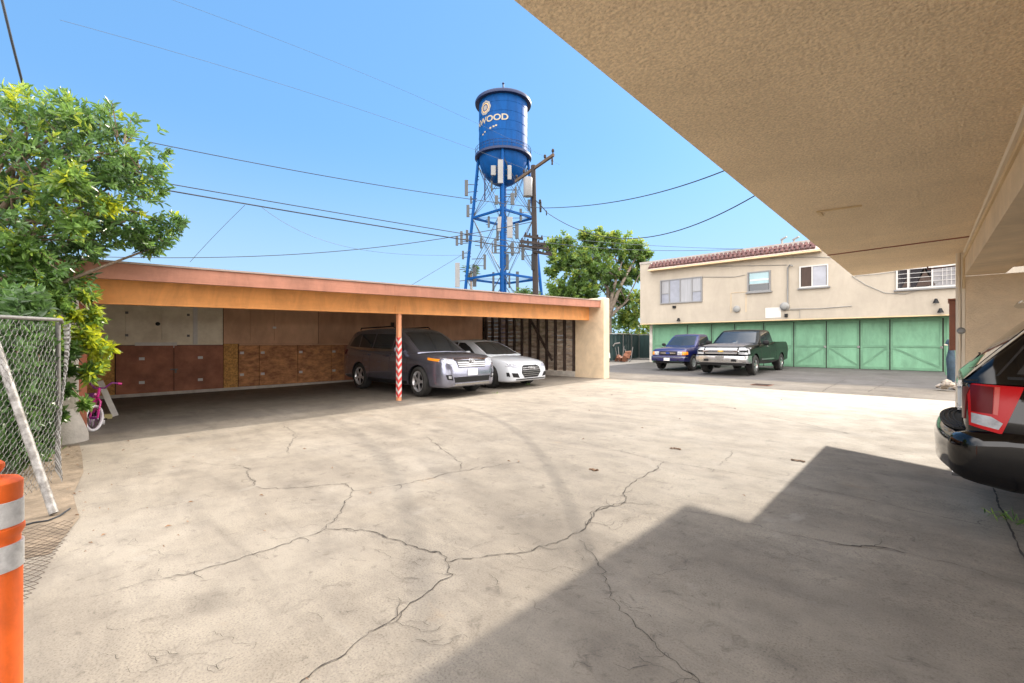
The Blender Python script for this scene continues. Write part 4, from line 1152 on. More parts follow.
s.decal('rear_window', [(-.58, 1.0), (.58, 1.0), (.48, 1.28), (-.48, 1.28)], 'x-', 'glass', maxdrop=1.1)
s.decal('sunroof', [(-.75, -.44), (.12, -.46), (.12, .46), (-.75, .44)], 'z', 'glass', off=.004)
g = s.decal('grille', [(-.30, .30), (.30, .30), (.43, .44), (.40, .60), (.30, .655), (-.30, .655), (-.40, .60), (-.43, .44)], 'x+', 'black_plastic', off=.008)
for k in range(5):
    z = .36 + k * .055; w = .34 if k in (0,) else .40
    s.decal('grille_bar', [(-w, z - .006), (w, z - .006), (w, z + .006), (-w, z + .006)], 'x+', 'chrome_worn', off=.013, parent=g)
em = s.cast('x+', 0, .58)
mb = MB()
for q in (-1.5, -.5, .5, 1.5):
    mb.tube([(em.x + .035, q * .062 + .042 * math.cos(a), .575 + .042 * math.sin(a)) for a in [2 * PI * k / 16 for k in range(17)]], .007, 6)
mb.build('emblem', 'chrome', sed, smooth=50)
s.frontpair('headlight', [(.47, .60), (.66, .585), (.83, .615), (.86, .70), (.70, .685), (.50, .645)], 'x+', 'glass_shade', off=.007, maxdrop=.6)
s.frontpair('daytime_lamp', [(.48, .645), (.70, .685), (.86, .70), (.86, .715), (.70, .70), (.48, .66)], 'x+', 'lamp_clear', off=.010, maxdrop=.6)
s.frontpair('side_intake', [(.52, .31), (.74, .33), (.78, .45), (.60, .44)], 'x+', 'black_plastic', off=.006, maxdrop=.6)
s.frontpair('intake_slot', [(.80, .34), (.84, .35), (.85, .46), (.82, .46)], 'x+', 'black_plastic', off=.006, maxdrop=.6)
s.decal('front_lip', [(-.66, .245), (.66, .245), (.66, .275), (-.66, .275)], 'x+', 'black_plastic', off=.006, maxdrop=.4)
s.decal('number_plate', [(-.15, .40), (.15, .40), (.15, .52), (-.15, .52)], 'x+', 'plate', off=.02) if False else None
seams(s, (.90, -.13, -1.05), .25, .91)
mirrors(sed, .62, .82, 1.0, 'paint_white', (.10, .17, .11)); handle(sed, -.0, .89, .80, 'paint_white')
s.both('tail_lamp', [(-2.32, .74), (-2.05, .78), (-2.05, .86), (-2.30, .86)], 'lamp_red_dark', off=.006)

# ---------------- pickup trucks in front of the garages (both face the camera)
def pickup(name, label, spot, rz, D):
    root = thing(name, label, 'pickup truck', (spot[0], spot[1], gz(*spot[:2])), rz)
    AX = (D['wb'] / 2, -D['wb'] / 2)
    hw = D['hw']
    cut = arch_cutters(AX, D['ar'], hw, D['wr'])
    bed = MB(); bed.box(D['bed'][0], D['bed'][1], -(hw - .09), hw - .09, .72, 2.2); cut.append(bed.mesh('cut', ['paint_black']))
    gap = MB(); gap.box(D['bed'][1] + .04, D['bed'][1] + .065, -1.2, 1.2, .5, 2.2); cut.append(gap.mesh('cut', ['paint_black']))
    b = Body(root, [lower_rings(D['st']), cabin_rings(D['cab'], D['z0'], D['hwb'], D['hwr'], D['zr'], plan=(.15, .5), round_=.05)], [D['paint'], 'black_plastic'], cut, liners(AX, D['ar'], hw - .01, D['wr']))
    tm, rm = wheel_meshes(*D['wheel'])
    add_wheels(root, AX, D['track'], D['wr'], tm, rm)
    return root, b

wbS = 3.645
S = dict(wb=wbS, hw=.99, ar=.45, wr=.385, track=.845, paint='paint_green', bed=(-2.90, -.98), z0=1.14, hwb=.925, hwr=.70, zr=1.80, wheel=(.385, .25, .225, 5, 'chrome_worn', False),
  st=[(-2.95, .90, .62, 1.26, 1.27), (-2.92, .965, .50, 1.29, 1.295), (-2.8, .985, .46, 1.30, 1.305), (-1.0, .985, .40, 1.28, 1.285), (-.2, .985, .38, 1.20, 1.21), (1.0, .985, .40, 1.17, 1.23), (1.6, .98, .42, 1.14, 1.23), (2.3, .965, .46, 1.08, 1.18), (2.58, .94, .50, 1.04, 1.12), (2.68, .90, .54, .98, 1.05), (2.72, .86, .58, .90, .95)],
  cab=[(-.98, 1.20), (-.96, 1.45), (-.88, 1.70), (-.72, 1.785), (-.2, 1.80), (.3, 1.785), (.50, 1.72), (.75, 1.55), (1.02, 1.36), (1.30, 1.17)])
sil, s = pickup('pickup_truck', 'dark green extended cab pickup with a dull grey bonnet and chrome bumper', (-5.92, 19.72), -PI / 2, S)
sil.scale = (.965, .96, .94)
s.decal('windscreen', [(-.76, 1.25), (-.4, 1.23), (.4, 1.23), (.76, 1.25), (.63, 1.70), (.3, 1.735), (-.3, 1.735), (-.63, 1.70)], 'x+', 'glass', maxdrop=1.2)
s.both('side_window', [(.98, 1.25), (.02, 1.25), (.02, 1.70), (.42, 1.68), (.7, 1.48)], 'glass')
s.both('side_window', [(-.05, 1.26), (-.80, 1.30), (-.72, 1.66), (-.6, 1.705), (-.05, 1.705)], 'glass')
s.decal('rear_window', [(-.70, 1.32), (.70, 1.32), (.60, 1.66), (-.60, 1.66)], 'x-', 'glass', maxdrop=.3)
s.decal('bonnet', [(1.42, -.80), (2.55, -.74), (2.62, -.5), (2.64, 0), (2.62, .5), (2.55, .74), (1.42, .80), (1.30, .4), (1.27, 0), (1.30, -.4)], 'z', 'paint_hood', off=.006)
g = s.decal('grille', [(-.60, .80), (.60, .80), (.60, 1.05), (-.60, 1.05)], 'x+', 'black_plastic', off=.012, maxdrop=.25)
for z in (.83, .865, .97, 1.005, 1.035): s.decal('grille_bar', [(-.58, z - .010), (.58, z - .010), (.58, z + .010), (-.58, z + .010)], 'x+', 'alloy', off=.02, parent=g)
s.decal('grille_trim', [(-.66, .895), (.66, .895), (.66, .945), (-.66, .945)], 'x+', 'chrome', off=.034, parent=g, maxdrop=.3)
p = s.cast('x+', 0, .92); x = p.x + .045
mb = MB(); mb.prism([(-.11, .90), (-.05, .90), (-.05, .885), (.05, .885), (.05, .90), (.11, .90), (.09, .945), (.05, .945), (.05, .96), (-.05, .96), (-.05, .945), (-.09, .945)], 'x', x - .03, x); mb.build('emblem', 'gold', sil)
for z0_, z1_, mm in ((.955, 1.06, 'lamp_clear'), (.80, .885, 'lamp_clear')):
    s.frontpair('headlight', [(.63, z0_), (.93, z0_), (.93, z1_), (.63, z1_)], 'x+', mm, off=.012, maxdrop=.5)
s.both('side_marker', [(2.46, .82), (2.60, .82), (2.60, 1.02), (2.48, 1.02)], 'lamp_clear', off=.005)
bp_ = bumper('front_bumper', sil, 2.86, .965, .46, .75, .2, .13, 'chrome_worn', .22)
mb = MB(); mb.box(2.60, 2.72, -.86, .86, .55, .82); mb.build('bumper_filler', 'paint_blue', sil)
for sg in (-1, 1):
    mb = MB(); mb.box(2.80, 2.868, sg * .50 - .09, sg * .50 + .09, .53, .62); mb.build('tow_hook_slot', 'black_plastic', bp_)
mb = MB(); mb.box(2.85, 2.885, -.155, .155, .58, .73); mb.build('number_plate', 'chrome_worn', bp_)
mb = MB(); mb.box(2.6, 2.80, -.85, .85, .38, .45); mb.build('air_dam', 'black_plastic', sil)
bumper('rear_bumper', sil, 3.16, .93, .50, .68, .16, .05, 'chrome_worn', .1, -1)
mirrors(sil, 1.02, .93, 1.25, 'black_plastic', (.12, .22, .20)); handle(sil, .22, .955, 1.10, 'chrome')
seams(s, (1.16, -.02, -.72), .45, 1.17)
s.both('side_moulding', [(-.6, .56), (1.1, .56), (1.1, .61), (-.6, .61)], 'chrome_worn', off=.008)
s.both('tail_lamp', [(-3.02, .85), (-2.88, .85), (-2.88, 1.22), (-3.0, 1.22)], 'lamp_red_dark', off=.005)
mb = MB(); mb.cbox((.58, 0, 1.64), (.02, .20, .07)); mb.build('interior_mirror', 'black_plastic', sil)

wbR = 2.83
Rg = dict(wb=wbR, hw=.865, ar=.40, wr=.345, track=.74, paint='paint_blue', bed=(-2.34, -.62), z0=1.02, hwb=.80, hwr=.60, zr=1.62, wheel=(.345, .22, .19, 8, 'alloy', False),
  st=[(-2.46, .80, .56, 1.06, 1.065), (-2.43, .85, .48, 1.09, 1.095), (-2.2, .862, .42, 1.10, 1.105), (-.6, .862, .37, 1.09, 1.095), (.0, .862, .35, 1.06, 1.07), (.9, .862, .36, 1.02, 1.07), (1.3, .86, .38, .99, 1.055), (1.9, .845, .42, .93, 1.00), (2.10, .82, .45, .89, .94), (2.17, .78, .48, .83, .87), (2.20, .74, .52, .76, .80)],
  cab=[(-.62, 1.05), (-.60, 1.30), (-.53, 1.54), (-.40, 1.605), (.0, 1.62), (.3, 1.60), (.46, 1.53), (.66, 1.38), (.88, 1.20), (1.08, 1.04)])
ran, s = pickup('pickup_truck', 'small blue pickup truck nearest the left end of the green garages', (-8.36, 20.28), -PI / 2 - R(2), Rg)
ran.scale = (.95, .92, .955)
s.decal('windscreen', [(-.66, 1.10), (-.35, 1.08), (.35, 1.08), (.66, 1.10), (.55, 1.52), (.3, 1.55), (-.3, 1.55), (-.55, 1.52)], 'x+', 'glass', maxdrop=1.0)
s.both('side_window', [(.80, 1.11), (-.42, 1.11), (-.38, 1.50), (.30, 1.51), (.5, 1.36)], 'glass')
s.decal('rear_window', [(-.60, 1.13), (.60, 1.13), (.52, 1.48), (-.52, 1.48)], 'x-', 'glass', maxdrop=.3)
g = s.decal('grille', [(-.40, .68), (.40, .68), (.42, .84), (-.42, .84)], 'x+', 'black_plastic', off=.012)
s.decal('grille_bar', [(-.36, .75), (-.12, .735), (.12, .735), (.36, .75), (.36, .775), (.12, .79), (-.12, .79), (-.36, .775)], 'x+', 'chrome_worn', off=.022, parent=g)
p = s.cast('x+', 0, .76)
mb = MB(); mb.prism([(.10 * math.cos(a), .763 + .042 * math.sin(a)) for a in [2 * PI * k / 20 for k in range(20)]], 'x', p.x + .01, p.x + .045); mb.build('emblem', 'emblem_blue', ran)
s.frontpair('headlight', [(.45, .68), (.66, .68), (.66, .83), (.45, .83)], 'x+', 'lamp_clear', off=.012, maxdrop=.4)
s.frontpair('turn_signal', [(.67, .68), (.80, .69), (.80, .82), (.67, .83)], 'x+', 'lamp_amber', off=.010, maxdrop=.45)
s.both('turn_signal', [(1.98, .70), (2.12, .70), (2.12, .82), (1.98, .83)], 'lamp_amber', off=.006)
bp_ = bumper('front_bumper', ran, 2.32, .84, .40, .64, .2, .11, 'paint_blue', .2)
bumper('bumper_strip', ran, 2.328, .845, .555, .60, .02, .11, 'chrome_worn', .2)
mb = MB(); mb.box(2.20, 2.34, -.14, .14, .43, .55); mb.build('number_plate', 'plate', bp_)
for sg in (-1, 1):
    mb = MB(); mb.box(2.20, 2.31, sg * .40 - .15, sg * .40 + .15, .43, .52); mb.build('bumper_slot', 'black_plastic', bp_)
mb = MB(); mb.box(2.1, 2.25, -.72, .72, .32, .39); mb.build('air_dam', 'black_plastic', ran)
mirrors(ran, .80, .81, 1.13, 'black_plastic', (.10, .17, .14)); handle(ran, -.2, .835, .98, 'black_plastic')
seams(s, (.86, -.48), .42, 1.02)
s.both('tail_lamp', [(-2.45, .72), (-2.33, .72), (-2.33, 1.02), (-2.44, 1.02)], 'lamp_red_dark', off=.005)

# ---------------- black sport utility vehicle, rear corner in the right foreground
jc = (2.36, 5.43)
jeep = thing('sport_utility_vehicle', 'black sport utility vehicle with a red tail lamp parked under the overhang', 'car', (jc[0], jc[1], gz(*jc)), 0.0)
st = [(-2.27, .76, .60, 1.02, 1.04), (-2.25, .84, .52, 1.06, 1.07), (-2.19, .885, .46, 1.08, 1.085), (-2.0, .915, .42, 1.09, 1.095), (-1.2, .93, .32, 1.08, 1.085), (.3, .93, .30, 1.05, 1.06), (1.0, .93, .32, 1.02, 1.08), (1.6, .92, .34, .99, 1.07), (2.1, .88, .38, .94, 1.02), (2.28, .83, .42, .88, .95), (2.36, .74, .46, .80, .85)]
cab = [(-2.27, 1.09), (-2.18, 1.20), (-2.02, 1.38), (-1.82, 1.58), (-1.66, 1.665), (-1.2, 1.70), (-.4, 1.72), (.15, 1.71), (.4, 1.64), (.65, 1.48), (.95, 1.27), (1.2, 1.08)]
AX = (1.39, -1.39)
s = Body(jeep, [lower_rings(st, 80), cabin_rings(cab, 1.06, .885, .69, 1.72, nx=60, plan=(.28, .6))], ['paint_black', 'black_plastic'], arch_cutters(AX, .42, .93, .37), liners(AX, .42, .92, .37))
tm, rm = wheel_meshes(.37, .245, .225, 5, 'alloy', True)
add_wheels(jeep, AX, .80, .37, tm, rm)
s.both('side_window', [(-2.02, 1.135), (-1.36, 1.13), (-1.36, 1.585), (-1.66, 1.575), (-1.78, 1.50), (-1.90, 1.36)], 'glass', off=.003)
s.both('side_window', [(-1.28, 1.13), (-.42, 1.12), (-.42, 1.60), (-1.28, 1.585)], 'glass', off=.003)
s.both('side_window', [(-.34, 1.12), (.75, 1.12), (.45, 1.42), (.22, 1.59), (-.34, 1.60)], 'glass', off=.003)
s.decal('windscreen', [(-.68, 1.13), (.68, 1.13), (.58, 1.62), (-.58, 1.62)], 'x+', 'glass', maxdrop=1.0)
s.decal('rear_window', [(-.66, 1.17), (-.3, 1.15), (.3, 1.15), (.66, 1.17), (.56, 1.58), (.3, 1.60), (-.3, 1.60), (-.56, 1.58)], 'x-', 'glass', maxdrop=.8, off=.004)
mb = MB(); rings = []
for i in range(15):
    t = -1 + 2 * i / 14; y = .62 * t; x = -1.80 - .06 * (1 - t * t)
    rings.append([(x - .10, y, 1.655), (x - .09, y, 1.675), (x + .14, y, 1.715), (x + .14, y, 1.66)])
loft(mb, rings); mb.build('spoiler', 'paint_black', jeep, smooth=40)
mb = MB(); mb.tube([(-2.20, .05, 1.18), (-2.165, .05, 1.235), (-2.15, .20, 1.25), (-2.145, .48, 1.255)], .009, 8); mb.build('rear_wiper', 'black_plastic', jeep, smooth=50)
# tail lamp wrapping the corner
lamp = [(-2.245, .765), (-2.09, .725), (-1.985, 1.05), (-2.255, 1.06)]
for ax in ('y-', 'y+'):
    t = s.decal('tail_lamp', lamp, ax, 'lamp_red', off=.010, res=.03, maxdrop=.25)
    s.decal('reverse_lens', [(-2.235, .785), (-2.105, .755), (-2.085, .80), (-2.14, .84), (-2.235, .855)], ax, 'lamp_clear', off=.016, res=.03, parent=t, maxdrop=.25)
    s.decal('dark_lens', [(-2.235, .865), (-2.135, .858), (-2.125, 1.042), (-2.24, 1.05)], ax, 'lamp_red_dark', off=.015, res=.03, parent=t, maxdrop=.25)
    s.decal('lens_divider', [(-2.13, .857), (-2.108, .853), (-2.095, 1.043), (-2.12, 1.043)], ax, 'lamp_pale', off=.0155, res=.03, parent=t, maxdrop=.25)
s.frontpair('tail_lamp_rear', [(.70, .80), (.80, .80), (.82, 1.03), (.72, 1.03)], 'x-', 'lamp_red_dark', off=.008, maxdrop=.3)
# tailgate, plate recess and bumper
tg = s.decal('tailgate', [(-.69, .72), (.69, .72), (.70, 1.08), (-.70, 1.08)], 'x-', 'paint_black', off=.008)
s.decal('number_plate', [(-.155, .82), (.155, .82), (.155, .97), (-.155, .97)], 'x-', 'plate', off=.02, parent=tg)
s.decal('plate_trim', [(-.32, 1.0), (.32, 1.0), (.32, 1.05), (-.32, 1.05)], 'x-', 'chrome', off=.03, parent=tg)
def jeep_bumper():
    mb = MB(); rings = []
    n = 40
    for i in range(n + 1):
        t = -1 + 2 * i / n
        # plan curve: bowed across the rear, then wrapping along both sides to the wheel arches
        if abs(t) < .62:
            q = t / .62; y = .80 * q; x = -2.43 + .085 * abs(q) ** 2.4
        else:
            q = (abs(t) - .62) / .38; sg = math.copysign(1, t)
            a = min(q / .38, 1) * PI / 2
            y = sg * (.80 + .137 * math.sin(a)); x = -2.345 + .16 * (1 - math.cos(a)) + max(0, (q - .38) / .62) * .37
        c = Vector((-x - 2.05, -y * .0)) 
        inn = Vector((1, 0)) if abs(t) < .62 else None
        if abs(t) < .62: d = Vector((1, 0))
        else:
            sg = math.copysign(1, t); a = min((abs(t) - .62) / .38 / .38, 1) * PI / 2
            d = Vector((math.cos(a), -sg * math.sin(a)))
        prof = [(.03, .40), (.0, .43), (-.004, .52), (-.008, .60), (0, .655), (.02, .685), (.06, .705), (.16, .715), (.16, .40)]
        k = 0.0 if abs(t) < .62 else min(1, (abs(t) - .62) / .38 * 1.6)
        up = .05 * k; dn = -.06 * k
        rings.append([(x + d.x * p_, y + d.y * p_, z_ + (up if z_ > .55 else dn)) for p_, z_ in prof])
    loft(mb, rings)
    return mb.build('rear_bumper', 'paint_black', jeep, smooth=45)
rbp = jeep_bumper()
mb = MB(); mb.prism([(-2.405 + .085 * abs(q) ** 2.4, .72 * q) for q in [-1 + k / 12 for k in range(25)]] + [(-2.18, .74), (-2.18, -.74)], 'z', .706, .722); mb.build('step_pad', 'black_plastic', rbp, bevel=.004)
for e in (.03, .06, .09):
    mb = MB(); mb.tube([(-2.405 + e + .085 * abs(q) ** 2.4, .70 * q, .7225) for q in [-1 + k / 12 for k in range(25)]], .006, 6); mb.build('step_rib', 'black_plastic', rbp)
for sg in (-1, 1):
    mb = MB(); mb.box(-2.30, -2.12, sg * .943 - .006, sg * .943 + .006, .50, .535); mb.build('side_reflector', 'lamp_red_dark', rbp) if False else None
mb = MB(); mb.tube([(-1.95, -.45, .33), (-2.33, -.45, .335)], .035, 12); mb.build('exhaust_pipe', 'chrome_worn', jeep, smooth=50)
s.both('fuel_flap', [(-1.82, .86), (-1.62, .86), (-1.62, 1.02), (-1.82, 1.02)], 'paint_black', off=.003) if False else None
for sg in (-1, 1):
    mb = MB(); mb.tube([(-1.6, sg * .63, 1.69), (-1.5, sg * .635, 1.74), (-.1, sg * .63, 1.765), (0, sg * .62, 1.72)], .018, 8); mb.build('roof_rail', 'chrome_worn', jeep, smooth=50)
mirrors(jeep, .65, .86, 1.15, 'paint_black'); handle(jeep, -.2, .915, 1.0, 'paint_black'); handle(jeep, -1.1, .915, 1.0, 'paint_black')
seams(s, (-.38, .6, -1.32), .40, 1.06)
# joint between bumper and quarter panel, side reflector, hatch shut line, filler flap and a worn badge
s.both('panel_joint', [(-2.12, .712), (-1.86, .742), (-1.86, .750), (-2.12, .720)], 'gap_dark', off=.002, res=.04)
s.both('hatch_seam', [(-2.262, 1.075), (-2.20, 1.078), (-2.20, 1.086), (-2.262, 1.083)], 'gap_dark', off=.003, res=.03)
s.both('belt_trim', [(-2.06, 1.098), (.80, 1.09), (.80, 1.108), (-2.06, 1.116)], 'black_plastic', off=.006, res=.1)
s.both('pillar_seam', [(-2.115, 1.12), (-2.10, 1.12), (-1.80, 1.60), (-1.815, 1.60)], 'gap_dark', off=.002, res=.04)
t = s.decal('fuel_flap', [(-1.80, .84), (-1.62, .84), (-1.62, 1.0), (-1.80, 1.0)], 'y+', 'paint_black', off=.004)
s.decal('badge', [(.30, .745), (.62, .745), (.62, .775), (.30, .775)], 'x-', 'chrome_worn', off=.02, maxdrop=.3)
s.both('arch_trim', [(-1.39 + .47 * math.cos(a), .37 + .47 * math.sin(a)) for a in [PI * k / 16 for k in range(17)]] + [(-1.39 + .425 * math.cos(a), .37 + .425 * math.sin(a)) for a in [PI * (16 - k) / 16 for k in range(17)]], 'black_plastic', off=.012)
# ================================================================== WATER TOWER
TD = 73.6
tb = P(503.2, 342.5, TD); TZ = gz(0, 99)
tow = thing('water_tower', 'tall blue water tower with gold lettering on four legs carrying antennas', 'water tower', (tb.x, tb.y, TZ), YAW)
# local frame: -y points at the camera, x to the right in the picture
def th_(py): return CAMZ + (342.5 - py) * TD / FPX - TZ
Rt = 3.95; zb_, zt_ = th_(158), th_(104)
mb = MB(); mb.lathe([(Rt, zb_), (Rt, zt_)], 64)
tank = mb.build('tank', 'tower_blue', tow, smooth=40)
mb = MB(); mb.lathe([(4.55, zt_ - .35), (4.60, zt_ - .05), (4.50, zt_ + .15), (2.2, zt_ + 1.3), (.45, zt_ + 2.15), (.45, zt_ + 2.45), (.25, zt_ + 2.6), (.12, zt_ + 2.65), (.12, zt_ + 3.2), (.22, zt_ + 3.3), (.12, zt_ + 3.5), (0, zt_ + 3.5)], 48)
mb.lathe([(Rt + .01, zt_ - .34), (4.55, zt_ - .35)], 48)
mb.build('tank_roof', 'tower_dark', tow, smooth=40)
mb = MB(); n = 10
prof = [(Rt * math.cos(a), zb_ - .02 - 4.6 * math.sin(a)) for a in [PI / 2 * k / n for k in range(n + 1)]]; prof[-1] = (.5, prof[-1][1])
mb.lathe(prof, 48); mb.build('tank_bowl', 'tower_blue', tow, smooth=50)
for k in range(1, 6):
    z = zb_ + (zt_ - zb_) * k / 6
    mb = MB(); mb.lathe([(Rt + .002, z - .03), (Rt + .03, z - .03), (Rt + .03, z + .03), (Rt + .002, z + .03)], 64); mb.build('weld_seam', 'tower_blue', tank, smooth=30)
mb = MB(); mb.lathe([(Rt + .01, zb_ - .30), (4.62, zb_ - .26), (4.62, zb_ + .10), (4.50, zb_ + .10), (4.48, zb_ - .1), (Rt + .01, zb_ - .12)], 48); cw = mb.build('catwalk', 'tower_dark', tow, smooth=30)
mb = MB()
for z in (.65, 1.15): mb.tube([(4.55 * math.cos(2 * PI * k / 40), 4.55 * math.sin(2 * PI * k / 40), zb_ + z) for k in range(41)], .03, 5)
for k in range(40): mb.tube([(4.55 * math.cos(2 * PI * k / 40), 4.55 * math.sin(2 * PI * k / 40), zb_ + .1), (4.55 * math.cos(2 * PI * k / 40), 4.55 * math.sin(2 * PI * k / 40), zb_ + 1.15)], .025, 4)
mb.build('handrail', 'tower_dark', cw)
mb = MB(); mb.lathe([(.55, 0), (.55, prof[-1][1] + .3)], 20); mb.build('riser', 'tower_blue', tow, smooth=40)
def legp(k, z):
    a = -PI / 2 + k * PI / 2
    r = 7.15 - (z / (zb_ - .2)) * (7.15 - 4.05)
    return Vector((r * math.cos(a), r * math.sin(a), z))
zl = zb_ - .2
for k in range(4):
    mb = MB(); a, b = legp(k, 0), legp(k, zl)
    mb.tube([a, b], .25, 10); mb.build('leg', 'tower_blue', tow, smooth=50)
levels = [th_(279), th_(218)]
more = [(496, 246, .4, 2.2, -4.6, 'antenna_grey', 503), (513, 249, .5, 2.0, -4.4, 'antenna_grey', 503), (489, 222, .35, 1.8, -2, 'antenna_grey', 486), (521, 215, .4, 2.0, -2, 'antenna_grey', 528), (523, 252, .5, 2.6, -1, 'antenna_grey', 533), (485, 262, .4, 2.4, -2, 'antenna_grey', 472), (508, 262, .45, 2.4, -4.9, 'antenna_grey', 503), (481, 243, .35, 1.8, 1, 'antenna_grey', 475), (516, 192, .35, 1.6, -2.6, 'antenna_grey', 506), (492, 186, .3, 1.6, -2.6, 'antenna_grey', 500), (463, 255, .35, 1.4, .3, 'antenna_grey', 471), (471, 200, .3, 1.2, .6, 'antenna_grey', 477)]
zs_ = [0.5] + levels + [zl - 1.0]
for z in levels:
    for k in range(4):
        mb = MB(); mb.bar(legp(k, z), legp((k + 1) % 4, z), .26, .34); mb.build('strut', 'tower_blue', tow)
for i in range(3):
    for k in range(4):
        for (z0, z1) in ((zs_[i], zs_[i + 1]), (zs_[i + 1], zs_[i])):
            mb = MB(); mb.tube([legp(k, z0), legp((k + 1) % 4, z1)], .055, 5); mb.build('tie_rod', 'antenna_grey', tow)
for i in range(3):          # lighter half-panel bracing
    for k in range(4):
        zm = (zs_[i] + zs_[i + 1]) / 2
        for z0 in (zs_[i], zs_[i + 1]):
            mb = MB(); mb.tube([legp(k, z0), (legp(k, zm) + legp((k + 1) % 4, zm)) / 2 * .98, legp((k + 1) % 4, z0)], .035, 4); mb.build('tie_rod', 'antenna_grey', tow)
for z in levels:
    for k in range(4):
        mb = MB(); mb.tube([legp(k, z), (0, 0, z)], .05, 5); mb.build('riser_stay', 'antenna_grey', tow)
# lettering wrapped round the tank
def wrap_text(txt, size, ang, z, m, name):
    cu = bpy.data.curves.new('txt', 'FONT'); cu.body = txt; cu.size = size; cu.align_x = 'CENTER'; cu.extrude = 0.0; cu.offset = 0.035
    o = bpy.data.objects.new('txt', cu); COL.objects.link(o)
    dg = bpy.context.evaluated_depsgraph_get(); dg.update()
    me = bpy.data.meshes.new_from_object(o.evaluated_get(dg)); bpy.data.objects.remove(o)
    bm = bmesh.new(); bm.from_mesh(me)
    xs_ = [v.co.x for v in bm.verts]
    c = min(xs_)
    while c < max(xs_):
        bmesh.ops.bisect_plane(bm, geom=bm.verts[:] + bm.edges[:] + bm.faces[:], plane_co=(c, 0, 0), plane_no=(1, 0, 0)); c += .2
    for v in bm.verts:
        a = ang + v.co.x * 1.18 / Rt
        v.co = Vector(((Rt + .05) * math.sin(a), -(Rt + .05) * math.cos(a), z + v.co.y))
    bm.to_mesh(me); bm.free(); me.name = name
    me.materials.clear(); me.materials.append(M[m])
    o = bpy.data.objects.new(name, me); COL.objects.link(o); o.parent = tank
wrap_text('LYNWOOD', 1.30, R(-46), th_(131.5), 'tower_white', 'lettering')
def wrapped_ring(ang, z, r0, r1, m, name, flower=0, n=40):
    mb = MB(); vs = []
    for k in range(n):
        t = 2 * PI * k / n; w = 1 + (flower * math.cos(9 * t) if flower else 0)
        for r_ in (r0, r1 * w):
            a = ang + r_ * math.cos(t) / Rt
            vs.append(((Rt + .045) * math.sin(a), -(Rt + .045) * math.cos(a), z + r_ * math.sin(t)))
    mb.add(vs, [(2 * k, 2 * k + 1, (2 * k + 3) % (2 * n), (2 * k + 2) % (2 * n)) for k in range(n)])
    mb.build(name, m, tank)
ez = th_(117.0)
wrapped_ring(R(-44), ez, .80, 1.08, 'seal_grey', 'seal_rim', .05)
wrapped_ring(R(-44), ez, .58, .74, 'tower_gold', 'seal_ring')
wrapped_ring(R(-44), ez, .02, .40, 'seal_grey', 'seal_centre', .22)
for a_, z in ((-52, 141.5), (-45, 140), (-29, 138), (-21, 137.2), (-15, 136.6)):
    mb = MB(); a = R(a_); w = .16 / Rt
    vs = [((Rt + .045) * math.sin(a + q * w), -(Rt + .045) * math.cos(a + q * w), th_(z) + zz * .13) for q, zz in ((-1, -1), (1, -1), (1, 1), (-1, 1))]
    mb.add(vs, [(0, 1, 2, 3)]); mb.build('painted_mark', 'tower_white', tank)
# antennas: (pixel x, pixel y, width, height, offset towards viewer, material)
def tpos(px, py, dy):
    f = (TD + dy) / TD
    return Vector(((px - 503.2) / FPX * TD * f, dy, CAMZ + (342.5 - py) / FPX * TD * f - TZ))
ants = [(466.5, 188, .55, 2.6, -.5, 'antenna_grey', 478), (468, 211, .5, 2.0, 0, 'antenna_grey', 475.5), (457, 241, .42, 1.5, -.6, 'antenna_grey', 472), (461.5, 238, .42, 2.2, -.6, 'antenna_grey', 472), (467, 236, .4, 2.0, .5, 'antenna_grey', 472),
        (457.5, 275, .75, 4.0, -.4, 'antenna_white', 468.5), (474.5, 277, .6, 3.2, .8, 'antenna_grey', 468.5), (494, 170.5, .75, 1.5, -4.6, 'antenna_white', 497), (501.2, 171.5, .8, 3.6, -5.3, 'antenna_white', 503), (510, 172.5, .6, 2.2, -4.6, 'antenna_white', 506),
        (497, 200, .5, 1.4, -4.6, 'antenna_grey', 503), (513, 199, .6, 1.8, -4.5, 'antenna_grey', 503), (500.5, 224, .7, 2.2, -5.2, 'antenna_white', 503), (510.5, 227.5, .85, 3.2, -5.3, 'antenna_white', 503), (517.5, 231, .55, 2.4, -4.4, 'antenna_grey', 506), (498, 233, .4, 2.4, -4, 'antenna_grey', 503),
        (493.5, 282, .35, 3.2, -1, 'antenna_grey', 493), (509.5, 280, .3, 2.6, -1, 'antenna_grey', 509), (517.5, 282, .5, 3.4, -1, 'antenna_grey', 517), (476.5, 178, .3, 1.3, 0, 'antenna_grey', 479), (485, 187, .22, 4.2, -1.5, 'tower_dark', 484.8), (529, 205, .5, 1.8, .5, 'antenna_grey', 533)]
for px, py, w, h, dy, m, ax in ants + more:
    c = tpos(px, py, dy); mb = MB()
    mb.cbox(c, (w, .28, h))
    o = mb.build('antenna', m, tow, bevel=.05)
    q = tpos(ax, py, dy * .75 if abs(dy) > 2 else 0)
    mb = MB(); mb.tube([c + Vector((0, .2, -h * .42)), c + Vector((0, .2, h * .42))], .06, 6)
    for zz in (-h * .25, h * .25): mb.tube([c + Vector((0, .2, zz)), q + Vector((0, 0, zz * .8))], .06, 6)
    mb.build('antenna_mount', 'antenna_grey', o)
# antenna frame on the front leg (bracket seen low down) 
mb = MB()
for (x0, y0, x1, y1) in ((493, 243, 493, 253), (493, 253, 501, 253), (520, 243, 520, 253), (505, 253, 520, 253), (507, 242, 513, 251), (513, 242, 507, 251), (493, 246, 501, 246)):
    mb.tube([tpos(x0, y0, -5.6), tpos(x1, y1, -5.6)], .09, 5)
mb.build('antenna_frame', 'antenna_grey', tow)

